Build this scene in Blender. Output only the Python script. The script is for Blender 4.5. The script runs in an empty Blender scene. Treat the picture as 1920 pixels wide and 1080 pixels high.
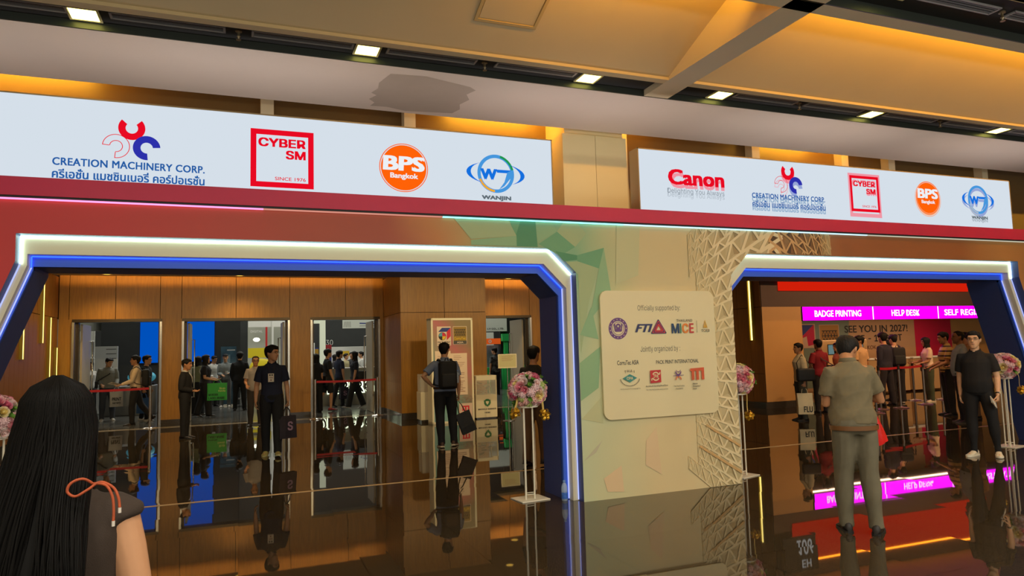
import bpy, math, random
import numpy as np
from mathutils import Vector, Matrix, Euler

random.seed(7)
SC = bpy.context.scene
COL = SC.collection
R = math.radians
V = Vector


def lin(c):
    out = []
    for x in c:
        x = x / 255.0
        out.append(x / 12.92 if x <= 0.04045 else ((x + 0.055) / 1.055) ** 2.4)
    return (out[0], out[1], out[2], 1.0)


MATS = {}


def mat(name, rgb=(128, 128, 128), rough=0.6, metal=0.0, emit=0.0, spec=0.5, noise=0.0, scale=8.0, stretch=None,
        bump=0.0, bscale=None, alpha=1.0, trans=0.0, ecol=None, ior=None):
    """procedural material: principled base colour with soft noise variation and optional bump"""
    if name in MATS:
        return MATS[name]
    m = bpy.data.materials.new(name)
    m.use_nodes = True
    nt = m.node_tree
    b = nt.nodes['Principled BSDF']
    c = lin(rgb)
    b.inputs['Base Color'].default_value = c
    b.inputs['Roughness'].default_value = rough
    b.inputs['Metallic'].default_value = metal
    b.inputs['Specular IOR Level'].default_value = spec
    b.inputs['Alpha'].default_value = alpha
    b.inputs['Transmission Weight'].default_value = trans
    if ior:
        b.inputs['IOR'].default_value = ior
    if emit > 0:
        b.inputs['Emission Color'].default_value = lin(ecol) if ecol else c
        b.inputs['Emission Strength'].default_value = emit
    if noise > 0 or bump > 0:
        tc = nt.nodes.new('ShaderNodeTexCoord')
        mp = nt.nodes.new('ShaderNodeMapping')
        nt.links.new(tc.outputs['Object'], mp.inputs['Vector'])
        if stretch:
            mp.inputs['Scale'].default_value = stretch
        nz = nt.nodes.new('ShaderNodeTexNoise')
        nz.inputs['Scale'].default_value = scale
        nz.inputs['Detail'].default_value = 5
        nt.links.new(mp.outputs['Vector'], nz.inputs['Vector'])
        if noise > 0:
            r = nt.nodes.new('ShaderNodeValToRGB')
            r.color_ramp.elements[0].position = 0.3
            r.color_ramp.elements[1].position = 0.7
            r.color_ramp.elements[0].color = tuple(x * (1 - noise) for x in c[:3]) + (1,)
            r.color_ramp.elements[1].color = tuple(min(1, x * (1 + noise)) for x in c[:3]) + (1,)
            nt.links.new(nz.outputs['Fac'], r.inputs['Fac'])
            nt.links.new(r.outputs['Color'], b.inputs['Base Color'])
        if bump > 0:
            bp = nt.nodes.new('ShaderNodeBump')
            bp.inputs['Strength'].default_value = bump
            bp.inputs['Distance'].default_value = 0.01
            src = nz
            if bscale:
                src = nt.nodes.new('ShaderNodeTexNoise')
                src.inputs['Scale'].default_value = bscale
                src.inputs['Detail'].default_value = 3
                nt.links.new(mp.outputs['Vector'], src.inputs['Vector'])
            nt.links.new(src.outputs['Fac'], bp.inputs['Height'])
            nt.links.new(bp.outputs['Normal'], b.inputs['Normal'])
    MATS[name] = m
    return m


def emis(name, rgb, strength=1.0):
    if name in MATS:
        return MATS[name]
    m = bpy.data.materials.new(name)
    m.use_nodes = True
    nt = m.node_tree
    nt.nodes.remove(nt.nodes['Principled BSDF'])
    e = nt.nodes.new('ShaderNodeEmission')
    e.inputs['Color'].default_value = lin(rgb)
    e.inputs['Strength'].default_value = strength
    nt.links.new(e.outputs[0], nt.nodes['Material Output'].inputs['Surface'])
    MATS[name] = m
    return m


class MB:
    """collects shapes into one mesh, with a material slot per material used"""

    def __init__(s, m=None):
        s.v, s.f, s.mi, s.sm, s.mats = [], [], [], [], []
        s.mat = m

    def slot(s, m):
        if m is None:
            m = s.mat
        for i, x in enumerate(s.mats):
            if x is m:
                return i
        s.mats.append(m)
        return len(s.mats) - 1

    def add(s, vs, fs, m=None, smooth=False, M=None):
        o = len(s.v)
        if M is not None:
            vs = [M @ V(p) for p in vs]
        s.v.extend([tuple(p) for p in vs])
        k = s.slot(m)
        for f in fs:
            s.f.append([i + o for i in f])
            s.mi.append(k)
            s.sm.append(smooth)

    def box(s, x0, x1, y0, y1, z0, z1, m=None, M=None):
        vs = [(x, y, z) for x in (x0, x1) for y in (y0, y1) for z in (z0, z1)]
        fs = [(0, 1, 3, 2), (4, 6, 7, 5), (0, 4, 5, 1), (2, 3, 7, 6), (0, 2, 6, 4), (1, 5, 7, 3)]
        s.add(vs, fs, m, False, M)

    def rbox(s, x0, x1, y0, y1, z0, z1, r=0.02, m=None, M=None, n=4):
        """box with rounded vertical-section corners in all three axes (superellipsoid-like)"""
        cx, cy, cz = (x0 + x1) / 2, (y0 + y1) / 2, (z0 + z1) / 2
        hx, hy, hz = abs(x1 - x0) / 2, abs(y1 - y0) / 2, abs(z1 - z0) / 2
        r = min(r, hx, hy, hz)
        rows = []
        for i in range(2 * n + 2):
            if i <= n:
                ph, zc = -math.pi / 2 + i / n * math.pi / 2, -hz + r
            else:
                ph, zc = (i - n - 1) / n * math.pi / 2, hz - r
            row = []
            for q, (sx, sy) in enumerate(((1, 1), (-1, 1), (-1, -1), (1, -1))):
                for j in range(n + 1):
                    th = q * math.pi / 2 + j / n * math.pi / 2
                    row.append((cx + sx * (hx - r) + r * math.cos(ph) * math.cos(th), cy + sy * (hy - r) + r * math.cos(ph) * math.sin(th), cz + zc + r * math.sin(ph)))
            rows.append(row)
        s.grid(rows, m, True, M, wrap=True, caps=True)

    def grid(s, rows, m=None, smooth=True, M=None, wrap=False, caps=False):
        n = len(rows[0])
        vs = [p for r in rows for p in r]
        fs = []
        for i in range(len(rows) - 1):
            for j in range(n if wrap else n - 1):
                a, b = i * n + j, i * n + (j + 1) % n
                fs.append((a, b, b + n, a + n))
        if caps:
            fs.append(tuple(range(n))[::-1])
            fs.append(tuple(range((len(rows) - 1) * n, len(rows) * n)))
        s.add(vs, fs, m, smooth, M)

    def prism(s, poly, y0, y1, m=None, M=None, front=None):
        """poly in (x,z), extruded along y; front: other material for the y0 face"""
        n = len(poly)
        vs = [(x, y0, z) for x, z in poly] + [(x, y1, z) for x, z in poly]
        fs = [tuple(range(n, 2 * n))] + [(i, (i + 1) % n, n + (i + 1) % n, n + i) for i in range(n)]
        s.add(vs, fs, m, False, M)
        s.add(vs[:n], [tuple(range(n))[::-1]], front or m, False, M)

    def prismz(s, poly, z0, z1, m=None, M=None):
        n = len(poly)
        vs = [(x, y, z0) for x, y in poly] + [(x, y, z1) for x, y in poly]
        fs = [tuple(range(n))[::-1], tuple(range(n, 2 * n))] + [(i, (i + 1) % n, n + (i + 1) % n, n + i) for i in range(n)]
        s.add(vs, fs, m, False, M)

    def flat(s, poly, y, m=None):
        """flat printed patch on a wall facing -y"""
        s.add([(x, y, z) for x, z in poly], [tuple(range(len(poly)))], m)

    def disc(s, cx, cz, r, y, m=None, n=32, r0=0.0, a0=0, a1=360, sx=1.0):
        """printed disc, ring or arc on a wall facing -y"""
        k = max(3, int(n * abs(a1 - a0) / 360))
        vs, fs = [], []
        for i in range(k + 1):
            a = R(a0 + (a1 - a0) * i / k)
            vs.append((cx + sx * r * math.cos(a), y, cz + r * math.sin(a)))
            vs.append((cx + sx * r0 * math.cos(a), y, cz + r0 * math.sin(a)))
        for i in range(k):
            fs.append((2 * i, 2 * i + 2, 2 * i + 3, 2 * i + 1))
        s.add(vs, fs, m)

    def line(s, p, q, w, y, m=None):
        (x0, z0), (x1, z1) = p, q
        L = math.hypot(x1 - x0, z1 - z0) or 1e-6
        nx, nz = -(z1 - z0) / L * w / 2, (x1 - x0) / L * w / 2
        s.flat([(x0 + nx, z0 + nz), (x1 + nx, z1 + nz), (x1 - nx, z1 - nz), (x0 - nx, z0 - nz)], y, m)

    def tube(s, pts, rad, n=12, m=None, ref=None, caps=True, M=None, smooth=True, dome=False):
        """tapered tube along pts; rad = r or (ra, rb); ra along ref, rb across"""
        pts = [V(p) for p in pts]
        rad = [(r, r) if not isinstance(r, (tuple, list)) else r for r in (rad if isinstance(rad, (list,)) else [rad] * len(pts))]
        if dome:
            d0 = (pts[0] - pts[1]).normalized()
            d1 = (pts[-1] - pts[-2]).normalized()
            a, b = rad[0], rad[-1]
            pts = [pts[0] + d0 * a[1] * .9, pts[0] + d0 * a[1] * .55] + pts + [pts[-1] + d1 * b[1] * .55, pts[-1] + d1 * b[1] * .9]
            rad = [(a[0] * .35, a[1] * .35), (a[0] * .8, a[1] * .8)] + rad + [(b[0] * .8, b[1] * .8), (b[0] * .35, b[1] * .35)]
        rows = []
        A = None
        for i, p in enumerate(pts):
            t = (pts[min(i + 1, len(pts) - 1)] - pts[max(i - 1, 0)])
            t = t.normalized() if t.length > 1e-9 else V((0, 0, 1))
            if A is None:
                A = V(ref) if ref is not None else (V((1, 0, 0)) if abs(t.x) < .9 else V((0, 1, 0)))
            elif ref is not None and abs(V(ref).normalized().dot(t)) < .8:
                A = V(ref)
            A = A - t * A.dot(t)
            A = A.normalized() if A.length > 1e-6 else t.orthogonal().normalized()
            B = t.cross(A)
            rows.append([p + A * rad[i][0] * math.cos(2 * math.pi * j / n) + B * rad[i][1] * math.sin(2 * math.pi * j / n) for j in range(n)])
        s.grid(rows, m, smooth, M, wrap=True, caps=caps)

    def cyl(s, x, y, z0, z1, r, n=16, m=None, r1=None, smooth=True):
        s.tube([(x, y, z0), (x, y, z1)], [r, r if r1 is None else r1], n, m, ref=(1, 0, 0), smooth=smooth)

    def ell(s, c, r, n=14, k=9, m=None, M=None):
        rows = []
        for i in range(k + 1):
            ph = -math.pi / 2 + math.pi * i / k
            cr = max(math.cos(ph), 1e-3)
            rows.append([(c[0] + r[0] * cr * math.cos(2 * math.pi * j / n), c[1] + r[1] * cr * math.sin(2 * math.pi * j / n), c[2] + r[2] * math.sin(ph)) for j in range(n)])
        s.grid(rows, m, True, M, wrap=True, caps=True)

    def lathe(s, prof, c=(0, 0, 0), n=20, m=None, smooth=True):
        rows = [[(c[0] + r * math.cos(2 * math.pi * j / n), c[1] + r * math.sin(2 * math.pi * j / n), c[2] + z) for j in range(n)] for r, z in prof]
        s.grid(rows, m, smooth, wrap=True, caps=True)

    def text(s, t, x0, x1, z0, z1, y, m=None, bold=0.0, shear=0.0, M=None, space=1.0, sans=True):
        """lettering fitted into the rectangle, on a wall facing -y"""
        vs, fs = text_mesh(t, bold, shear, space, sans)
        s.add([(x0 + u * (x1 - x0), y - q * .00003, z0 + w * (z1 - z0)) for u, w, q in vs], fs, m, False, M)

    def mesh(s, name):
        me = bpy.data.meshes.new(name)
        me.from_pydata(s.v, [], s.f)
        for m in s.mats:
            me.materials.append(m)
        me.polygons.foreach_set('material_index', s.mi)
        me.polygons.foreach_set('use_smooth', s.sm)
        me.update()
        return me

    def build(s, name, parent=None, loc=None, bev=0.0, angle=50, rot=None):
        me = s.mesh(name)
        if any(s.sm):
            me.set_sharp_from_angle(angle=R(angle))
        o = bpy.data.objects.new(name, me)
        COL.objects.link(o)
        if parent is not None:
            o.parent = parent
        if loc:
            o.location = loc
        if rot:
            o.rotation_euler = rot
        if bev > 0:
            b = o.modifiers.new('bevel', 'BEVEL')
            b.width = bev
            b.segments = 2
            b.limit_method = 'ANGLE'
        return o


_TX = {}
try:
    SANS = bpy.data.fonts.load(bpy.utils.system_resource('DATAFILES', path='fonts') + '/Inter.woff2')
except Exception:
    SANS = None


def text_mesh(t, bold, shear, space=1.0, sans=True):
    key = (t, bold, shear, space, sans)
    if key not in _TX:
        c = bpy.data.curves.new('lettering', 'FONT')
        c.body = t
        c.shear = shear
        if sans and SANS and 'I' not in t and not any(ord(ch) > 0xE00 for ch in t):
            c.font = SANS
        c.space_character = space
        c.align_x = 'CENTER'
        c.fill_mode = 'FRONT'
        c.resolution_u = 3
        o = bpy.data.objects.new('lettering', c)
        me = o.to_mesh()
        vs = [(v.co.x, v.co.y, 0) for v in me.vertices]
        fs = [tuple(p.vertices) for p in me.polygons]
        o.to_mesh_clear()
        bpy.data.objects.remove(o)
        bpy.data.curves.remove(c)
        if bold > 0:      # heavier weight: the same outline laid again a little to each side
            d = bold * .9
            n0, v0, f0 = len(vs), [v[:2] for v in vs], list(fs)
            for q, (dx, dz) in enumerate(((-1, -.6), (-1, .6), (1, -.6), (1, .6), (0, 0))):
                if q == 0:
                    vs, fs = [], []
                vs += [(x + dx * d, z + dz * d, q) for x, z in v0]
                fs += [tuple(i + q * n0 for i in f) for f in f0]
        xs = [v[0] for v in vs]
        zs = [v[1] for v in vs]
        
        a, b, e, d = min(xs), max(xs), min(zs), max(zs)
        vs = [((x - a) / (b - a), (z - e) / (d - e), q) for x, z, q in vs]
        _TX[key] = (vs, fs)
    return _TX[key]


def tag(o, label, cat, group=None):
    o['label'] = label
    o['category'] = cat
    if group:
        o['group'] = group
    return o


def thing(name, label, cat, loc=(0, 0, 0), rz=0.0, group=None):
    o = bpy.data.objects.new(name, None)
    o.empty_display_size = 0.1
    COL.objects.link(o)
    o.location = loc
    o.rotation_euler = (0, 0, rz)
    return tag(o, label, cat, group)


def struct(o, label=None, cat=None):
    o['kind'] = 'structure'
    if label:
        o['label'] = label
        o['category'] = cat
    return o


def dup(root, loc=None, rz=None, label=None):
    c = root.copy()
    COL.objects.link(c)
    if loc is not None:
        c.location = loc
    if rz is not None:
        c.rotation_euler = (0, 0, rz)
    if label:
        c['label'] = label
    for ch in list(root.children):
        d = ch.copy()
        COL.objects.link(d)
        d.parent = c
        for g in list(ch.children):
            e = g.copy()
            COL.objects.link(e)
            e.parent = d
    return c


def area(name, loc, rot, sx, sy, power, col, spread=180):
    l = bpy.data.lights.new(name, 'AREA')
    l.shape = 'RECTANGLE'
    l.size, l.size_y = sx, sy
    l.energy = power
    l.color = col
    l.spread = R(spread)
    o = bpy.data.objects.new(name, l)
    COL.objects.link(o)
    o.location = loc
    o.rotation_euler = rot
    return o


def spot(name, loc, power, col, angle=110, blend=0.8, rot=(0, 0, 0), size=0.1):
    l = bpy.data.lights.new(name, 'SPOT')
    l.energy = power
    l.color = col
    l.spot_size = R(angle)
    l.spot_blend = blend
    l.shadow_soft_size = size
    o = bpy.data.objects.new(name, l)
    COL.objects.link(o)
    o.location = loc
    o.rotation_euler = rot
    return o
# ------------------------------------------------------------------ materials of the place
def floor_mat(name, dark, light, rough, ior, tile=0.9, jit=0.0035, jointc=None):
    m = bpy.data.materials.new(name)
    m.use_nodes = True
    nt = m.node_tree
    N, Lk = nt.nodes.new, nt.links.new
    b = nt.nodes['Principled BSDF']
    b.inputs['Roughness'].default_value = rough
    b.inputs['IOR'].default_value = ior
    geo = N('ShaderNodeNewGeometry')
    # granite speckle
    nz = N('ShaderNodeTexNoise')
    nz.inputs['Scale'].default_value = 90
    nz.inputs['Detail'].default_value = 4
    Lk(geo.outputs['Position'], nz.inputs['Vector'])
    rp = N('ShaderNodeValToRGB')
    rp.color_ramp.elements[0].position = .42
    rp.color_ramp.elements[1].position = .72
    rp.color_ramp.elements[0].color = lin(dark)
    rp.color_ramp.elements[1].color = lin(light)
    Lk(nz.outputs['Fac'], rp.inputs['Fac'])
    # slabs: joints and a very small tilt of each slab
    sc = N('ShaderNodeVectorMath')
    sc.operation = 'SCALE'
    sc.inputs['Scale'].default_value = 1 / tile
    Lk(geo.outputs['Position'], sc.inputs[0])
    fl = N('ShaderNodeVectorMath')
    fl.operation = 'FLOOR'
    Lk(sc.outputs[0], fl.inputs[0])
    wn = N('ShaderNodeTexWhiteNoise')
    wn.noise_dimensions = '2D'
    Lk(fl.outputs[0], wn.inputs['Vector'])
    sub = N('ShaderNodeVectorMath')
    sub.operation = 'SUBTRACT'
    sub.inputs[1].default_value = (.5, .5, .5)
    Lk(wn.outputs['Color'], sub.inputs[0])
    mul = N('ShaderNodeVectorMath')
    mul.operation = 'MULTIPLY'
    mul.inputs[1].default_value = (jit * 2, jit * 2, 0)
    Lk(sub.outputs[0], mul.inputs[0])
    ad = N('ShaderNodeVectorMath')
    ad.operation = 'ADD'
    Lk(geo.outputs['Normal'], ad.inputs[0])
    Lk(mul.outputs[0], ad.inputs[1])
    nm = N('ShaderNodeVectorMath')
    nm.operation = 'NORMALIZE'
    Lk(ad.outputs[0], nm.inputs[0])
    Lk(nm.outputs[0], b.inputs['Normal'])
    fr = N('ShaderNodeVectorMath')
    fr.operation = 'FRACTION'
    Lk(sc.outputs[0], fr.inputs[0])
    sp = N('ShaderNodeSeparateXYZ')
    Lk(fr.outputs[0], sp.inputs[0])
    mn = N('ShaderNodeMath')
    mn.operation = 'MINIMUM'
    Lk(sp.outputs['X'], mn.inputs[0])
    Lk(sp.outputs['Y'], mn.inputs[1])
    lt = N('ShaderNodeMath')
    lt.operation = 'LESS_THAN'
    lt.inputs[1].default_value = .006
    Lk(mn.outputs[0], lt.inputs[0])
    mx = N('ShaderNodeMixRGB')
    mx.inputs['Color2'].default_value = lin(jointc or tuple(x * .5 for x in dark))
    Lk(lt.outputs[0], mx.inputs['Fac'])
    Lk(rp.outputs['Color'], mx.inputs['Color1'])
    Lk(mx.outputs[0], b.inputs['Base Color'])
    return m


M_FLOOR = floor_mat('polished_granite', (34, 29, 22), (92, 76, 54), .022, 1.5)
M_HALLFLOOR = floor_mat('polished_concrete', (80, 80, 77), (92, 92, 88), .15, 1.45, 3.0, .001)
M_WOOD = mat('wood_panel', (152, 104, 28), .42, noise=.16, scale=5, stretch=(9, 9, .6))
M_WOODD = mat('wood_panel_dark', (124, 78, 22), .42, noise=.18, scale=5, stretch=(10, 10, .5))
M_STONE = mat('skirting_stone', (62, 56, 50), .12, noise=.25, scale=60)
M_GROOVE = mat('panel_groove', (34, 20, 10), .8)
M_CREAM = mat('cream_plaster', (205, 190, 158), .75, noise=.03, scale=2)
M_SOFFIT = mat('grey_soffit_paint', (226, 212, 200), .8, noise=.02, scale=1.5)
M_PATCH = mat('soffit_touch_up_paint', (188, 174, 160), .8, noise=.04, scale=3)
M_SLOT = mat('black_slot', (26, 27, 27), .6)
M_SLOTF = mat('dark_slot_face', (46, 52, 48), .45)
M_STEEL = mat('brushed_steel', (190, 186, 178), .25, metal=1.0, noise=.05, scale=30, stretch=(1, 1, 20))
M_DKSTEEL = mat('dark_bronze', (70, 60, 48), .35, metal=.9)
M_BEIGEWALL = mat('beige_wall', (196, 150, 92), .5, noise=.04, scale=1.5)
M_BROWN = mat('dark_brown_fascia', (88, 66, 54), .6, noise=.03)
M_TRANSOM = mat('transom_brown', (104, 78, 40), .35, noise=.08, scale=1)
M_BLACK = mat('matt_black', (20, 20, 21), .6)
M_WHITE = mat('white_laminate', (226, 226, 220), .5)
M_GREY = mat('grey_laminate', (150, 150, 146), .5)
M_HALLDARK = mat('hall_dark_cladding', (46, 48, 47), .8, noise=.08, scale=3)
M_GOLDSTRIP = mat('brass_floor_strip', (205, 170, 120), .4, noise=.05)

# ------------------------------------------------------------------ floor
b = MB(M_FLOOR)
b.box(-9, 26, -7, 19.1, -.2, 0)
fl = struct(b.build('floor'), 'dark polished granite lobby floor with mirror-like reflections', 'floor')
b = MB(M_HALLFLOOR)
b.box(-14, 26, 19.1, 40.2, -.2, 0)
struct(b.build('floor_hall'), 'grey polished floor of the exhibition hall beyond the doors', 'floor')
b = MB(M_GOLDSTRIP)
b.box(-8, 24.2, 8.83, 8.87, 0, .004)
struct(b.build('trim_1'), 'thin pale strip laid across the dark granite floor', 'floor strip')
b = MB(mat('threshold_stone', (150, 140, 122), .15, noise=.1, scale=20))
b.box(-3.6, 8.0, 18.55, 18.85, 0, .004)
struct(b.build('trim_2'), 'pale threshold strip in front of the hall doors', 'threshold')

# ------------------------------------------------------------------ lobby ceiling
b = MB(M_SOFFIT)
b.box(-9, 24, 6.82, 8.15, 4.5, 4.95)
# darker touch-up paint on the underside
pts = [(1.38, 7.29), (1.45, 7.01), (1.82, 6.97), (2.35, 7.12), (2.44, 7.2), (2.38, 7.35), (2.46, 7.5), (2.40, 7.68), (2.45, 7.84), (2.40, 8.0), (1.84, 8.08), (1.6, 8.0), (1.41, 8.02), (1.44, 7.9), (1.36, 7.8), (1.42, 7.66), (1.35, 7.6), (1.40, 7.45)]
b.add([(x, y, 4.4985) for x, y in pts], [tuple(range(len(pts)))[::-1]], M_PATCH)
struct(b.build('ceiling_soffit'), 'pale grey ceiling soffit with a darker touch-up patch', 'ceiling')

M_COFFER = mat('coffer_paint', (200, 180, 138), .75, noise=.02, scale=2)
TH = .36   # rise of the coffer panels towards the lobby


def coffer(x0, x1, y0, y1, z0, name, label):
    c = MB(M_COFFER)
    rows = []
    n = 10
    for i in range(n + 1):
        t = i / n
        y = y0 + (y1 - y0) * t
        z = z0 + TH * (y0 - y) + .02 * math.sin(math.pi * t)
        rows.append([(x0, y, z), (x1, y, z)])
    c.grid(rows, None, True)
    c.grid([[(p[0], p[1], p[2] + .12) for p in r] for r in rows], None, True)
    c.box(x0, x1, y0 - .002, y0 + .1, z0 - .03, z0 + .1)      # lip beside the slot
    return struct(c.build(name), label, 'ceiling')


coffer(-9, 4.36, 6.3, 4.6, 4.53, 'ceiling_coffer', 'sloping cream ceiling panel with an access hatch, above the larger screen')
coffer(4.68, 24, 6.3, 4.6, 4.53, 'ceiling_coffer_right', 'sloping ceiling panel glowing amber, with a smoke detector')
coffer(-9, 4.36, 3.75, 2.0, 4.53, 'ceiling_coffer_lobby', 'sloping cream ceiling panel over the lobby')
coffer(4.68, 24, 3.75, 2.0, 4.53, 'ceiling_coffer_corner', 'sloping cream ceiling panel beyond the amber panel')
b = MB(M_SLOT)
b.box(-9, 24, 6.38, 6.84, 4.57, 4.62)
b.box(-9, 24, 6.36, 6.40, 4.53, 4.66)
b.box(-9, 24, 6.80, 6.819, 4.5, 4.62, M_SLOTF)
struct(b.build('ceiling_slot'), 'black ceiling slot holding the downlights and air diffusers', 'ceiling slot')
b = MB(M_CREAM)
b.box(4.36, 4.68, -2, 6.82, 4.5, 5.6)
struct(b.build('ceiling_beam'), 'cream ceiling beam running across the slot', 'beam')
# cross beam with its own slot
b = MB(M_CREAM)
b.box(-9, 24, 4.42, 4.58, 4.5, 4.66)
b.box(-9, 24, 3.75, 3.84, 4.5, 4.66)
b.box(-9, 24, 3.84, 4.42, 4.585, 4.66, M_SLOT)
b.box(-9, 24, 4.405, 4.419, 4.5, 4.6, M_SLOTF)
struct(b.build('ceiling_crossbeam'), 'cream ceiling cross beam with a black slot beneath it', 'beam')
b = MB(M_CREAM)
b.box(-9, 24, -7, 6.9, 5.9, 6.0)
b.box(-9, 24, -7, 1.99, 4.9, 5.0)
struct(b.build('ceiling_upper'), 'cream upper ceiling of the lobby', 'ceiling')
b = MB(M_CREAM)
b.box(-9.2, -9, -7, 8.9, 0, 6)
struct(b.build('wall_left'), 'plain cream side wall of the lobby', 'wall')
b = MB(M_CREAM)
b.box(24, 24.2, -7, 19.1, 0, 6)
struct(b.build('wall_right'), 'plain cream wall at the far side of the lobby', 'wall')

# ------------------------------------------------------------------ transom wall above the entrance, seen over the screens
b = MB(M_TRANSOM)
b.box(-9, 24, 8.9, 9.15, 3.6, 5.6)
b.box(-9, 24, 8.15, 8.9, 5.3, 5.4, M_CREAM)
struct(b.build('wall_transom'), 'brown transom wall above the entrance behind the screens', 'wall')
k = 0
for x in (0.30, 2.05, 5.2, 7.62, 9.48, 10.55, 12.9):
    c = MB(M_CREAM)
    c.box(x - .075, x + .075, 8.74, 8.9, 3.6, 5.3)
    k += 1
    struct(c.build('trim_%d' % (k + 2)), None)
b = MB(mat('column_cladding', (226, 210, 160), .55, noise=.02, scale=1.5))
b.box(4.01, 4.50, 8.28, 8.9, 0, 4.48)
b.box(4.506, 4.98, 8.28, 8.9, 0, 4.48)
b.box(4.05, 4.94, 8.3, 8.9, 4.48, 5.3)
struct(b.build('wall_column'), 'cream clad column between the two screens', 'column')

# ------------------------------------------------------------------ vestibule behind the portal
b = MB(M_CREAM)
b.box(-4.2, 9.0, 9.15, 18.70, 3.6, 3.7)
b.box(-4.2, 12.0, 18.2, 19.4, 4.05, 4.1)
b.box(-4.2, 12.0, 18.2, 18.3, 3.7, 4.05)
b.box(9.0, 24, 9.15, 16.6, 4.12, 4.2)
b.box(9.0, 9.1, 9.15, 19.1, 3.7, 4.12)
struct(b.build('ceiling_vestibule'), 'cream ceiling of the entrance vestibule', 'ceiling')

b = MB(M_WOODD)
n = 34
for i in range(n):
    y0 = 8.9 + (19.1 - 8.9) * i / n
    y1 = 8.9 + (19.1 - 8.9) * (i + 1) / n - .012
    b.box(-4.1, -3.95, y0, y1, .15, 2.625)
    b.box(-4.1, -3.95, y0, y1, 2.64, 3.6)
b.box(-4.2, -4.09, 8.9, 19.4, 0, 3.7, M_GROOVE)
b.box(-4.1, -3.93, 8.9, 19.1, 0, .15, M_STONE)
struct(b.build('wall_vestibule_left'), 'dark wood slatted side wall with glowing light slots', 'wall')

# door wall with its header panels, pillars and skirting
b = MB(M_WOOD)
seams = [-3.94, -3.73, -2.77, -1.81, -1.33, -.08, 1.22, 2.65, 3.66]
for x0, x1 in zip(seams[:-1], seams[1:]):
    b.box(x0 + .006, x1 - .006, 19.1, 19.3, 2.6, 4.05)
seams = [5.86, 7.19, 7.98, 9.2, 10.6, 11.94]
for x0, x1 in zip(seams[:-1], seams[1:]):
    b.box(x0 + .006, x1 - .006, 19.1, 19.3, 2.6, 4.05)
b.box(-4, 12, 19.2, 19.45, 2.62, 4.1, M_GROOVE)
for x0, x1 in ((-3.94, -3.66), (-1.76, -1.32), (1.22, 1.74), (3.56, 3.66), (8.02, 11.95)):
    b.box(x0, x1, 19.1, 19.45, .15, 2.6)
    b.box(x0 - .006, x1 + .006, 19.085, 19.46, 0, .15, M_STONE)
struct(b.build('wall_doors'), 'wood panelled wall with four open doorways into the hall', 'wall')
b = MB(M_WOODD)
for x0, x1 in ((3.67, 4.756), (4.768, 5.85)):
    b.box(x0, x1, 16.9, 19.2, .15, 2.575, M_WOOD)
    b.box(x0, x1, 16.9, 19.2, 2.587, 3.6, M_WOOD)
b.box(3.675, 5.845, 16.93, 19.2, .1, 3.6, M_GROOVE)
for i in range(9):
    y0 = 16.9 + .24 * i
    for z0, z1 in ((.15, .88), (.888, 2.575), (2.587, 3.6)):
        b.box(3.655, 3.672, y0 + .004, y0 + .236, z0, z1, M_WOOD)
b.box(3.64, 5.87, 16.88, 19.1, 0, .15, M_STONE)
struct(b.build('wall_pier'), 'projecting wood panelled pier behind the poster stand', 'pier')

dn = 0
for (x0, x1), leaves in (((-3.66, -1.76), 'L'), ((-1.32, 1.22), 'LR'), ((1.74, 3.56), 'R'), ((5.87, 8.02), 'R')):
    dn += 1
    f = MB(M_STEEL)
    f.box(x0, x0 + .05, 19.06, 19.3, 0, 2.53)
    f.box(x1 - .05, x1, 19.06, 19.3, 0, 2.53)
    f.box(x0, x1, 19.08, 19.4, 2.53, 2.6, M_DKSTEEL)
    f.box(x0 + .05, x0 + .10, 19.3, 19.44, 0, 2.53, M_DKSTEEL)
    f.box(x1 - .10, x1 - .05, 19.3, 19.44, 0, 2.53, M_DKSTEEL)
    fo = struct(f.build('door_%d' % dn), ['leftmost open doorway, blue screen beyond at its right edge', 'widest open doorway, behind the person in the navy polo', 'open doorway with a backlit counter beyond', 'open doorway beside the pier, green stand beyond'][dn - 1], 'doorway')
    for s in leaves:
        hx = x0 + .11 if s == 'L' else x1 - .11
        d = 1 if s == 'L' else -1
        lf = MB(mat('door_leaf_grey', (168, 158, 138) if s == 'L' else (128, 124, 118), .4))
        lf.box(hx, hx + .045 * d, 19.46, 20.46, .01, 2.5)
        lo = lf.build('leaf', fo)
        h = MB(M_STEEL)
        hxx = hx + .11 * d
        h.tube([(hx + .045 * d, 20.36, .6), (hxx, 20.36, .6), (hxx, 20.36, 2.1), (hx + .045 * d, 20.36, 2.1)], .016, 10)
        h.build('handle', lo)

# downlights of the vestibule
E_WARM = emis('warm_lamp', (255, 205, 90), 6)
proto = None
for i, (x, y, z, lb) in enumerate(((-2.85, 18.35, 3.6, 'round downlight over the leftmost doorway'), (.0, 18.35, 3.6, 'round downlight over the widest doorway'), (7.05, 18.35, 3.6, 'round downlight over the doorway beside the pier'))):
    if proto is None:
        proto = thing('recessed_downlight', lb, 'downlight', (x, y, z), 0, 'vestibule downlights')
        c = MB(M_STEEL)
        c.lathe([(.10, -.004), (.115, -.008), (.10, -.012), (.085, -.004)])
        c.build('ring', proto)
        c = MB(E_WARM)
        c.lathe([(.001, -.003), (.085, -.003), (.085, -.001)])
        c.build('lens', proto)
    else:
        dup(proto, (x, y, z), None, lb)

for k, (x, y) in enumerate(((.65, 16.9), (2.55, 16.5), (6.1, 16.3))):
    dup(proto, (x, y, 3.6), None, 'round vestibule downlight, seen only as a glint mirrored in the floor')

# light slots on the wood walls
E_SLOT = emis('slot_light_yellow', (255, 226, 120), 3.2)
M_OLIVE = mat('slot_housing', (150, 128, 40), .4, metal=.4)


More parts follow.
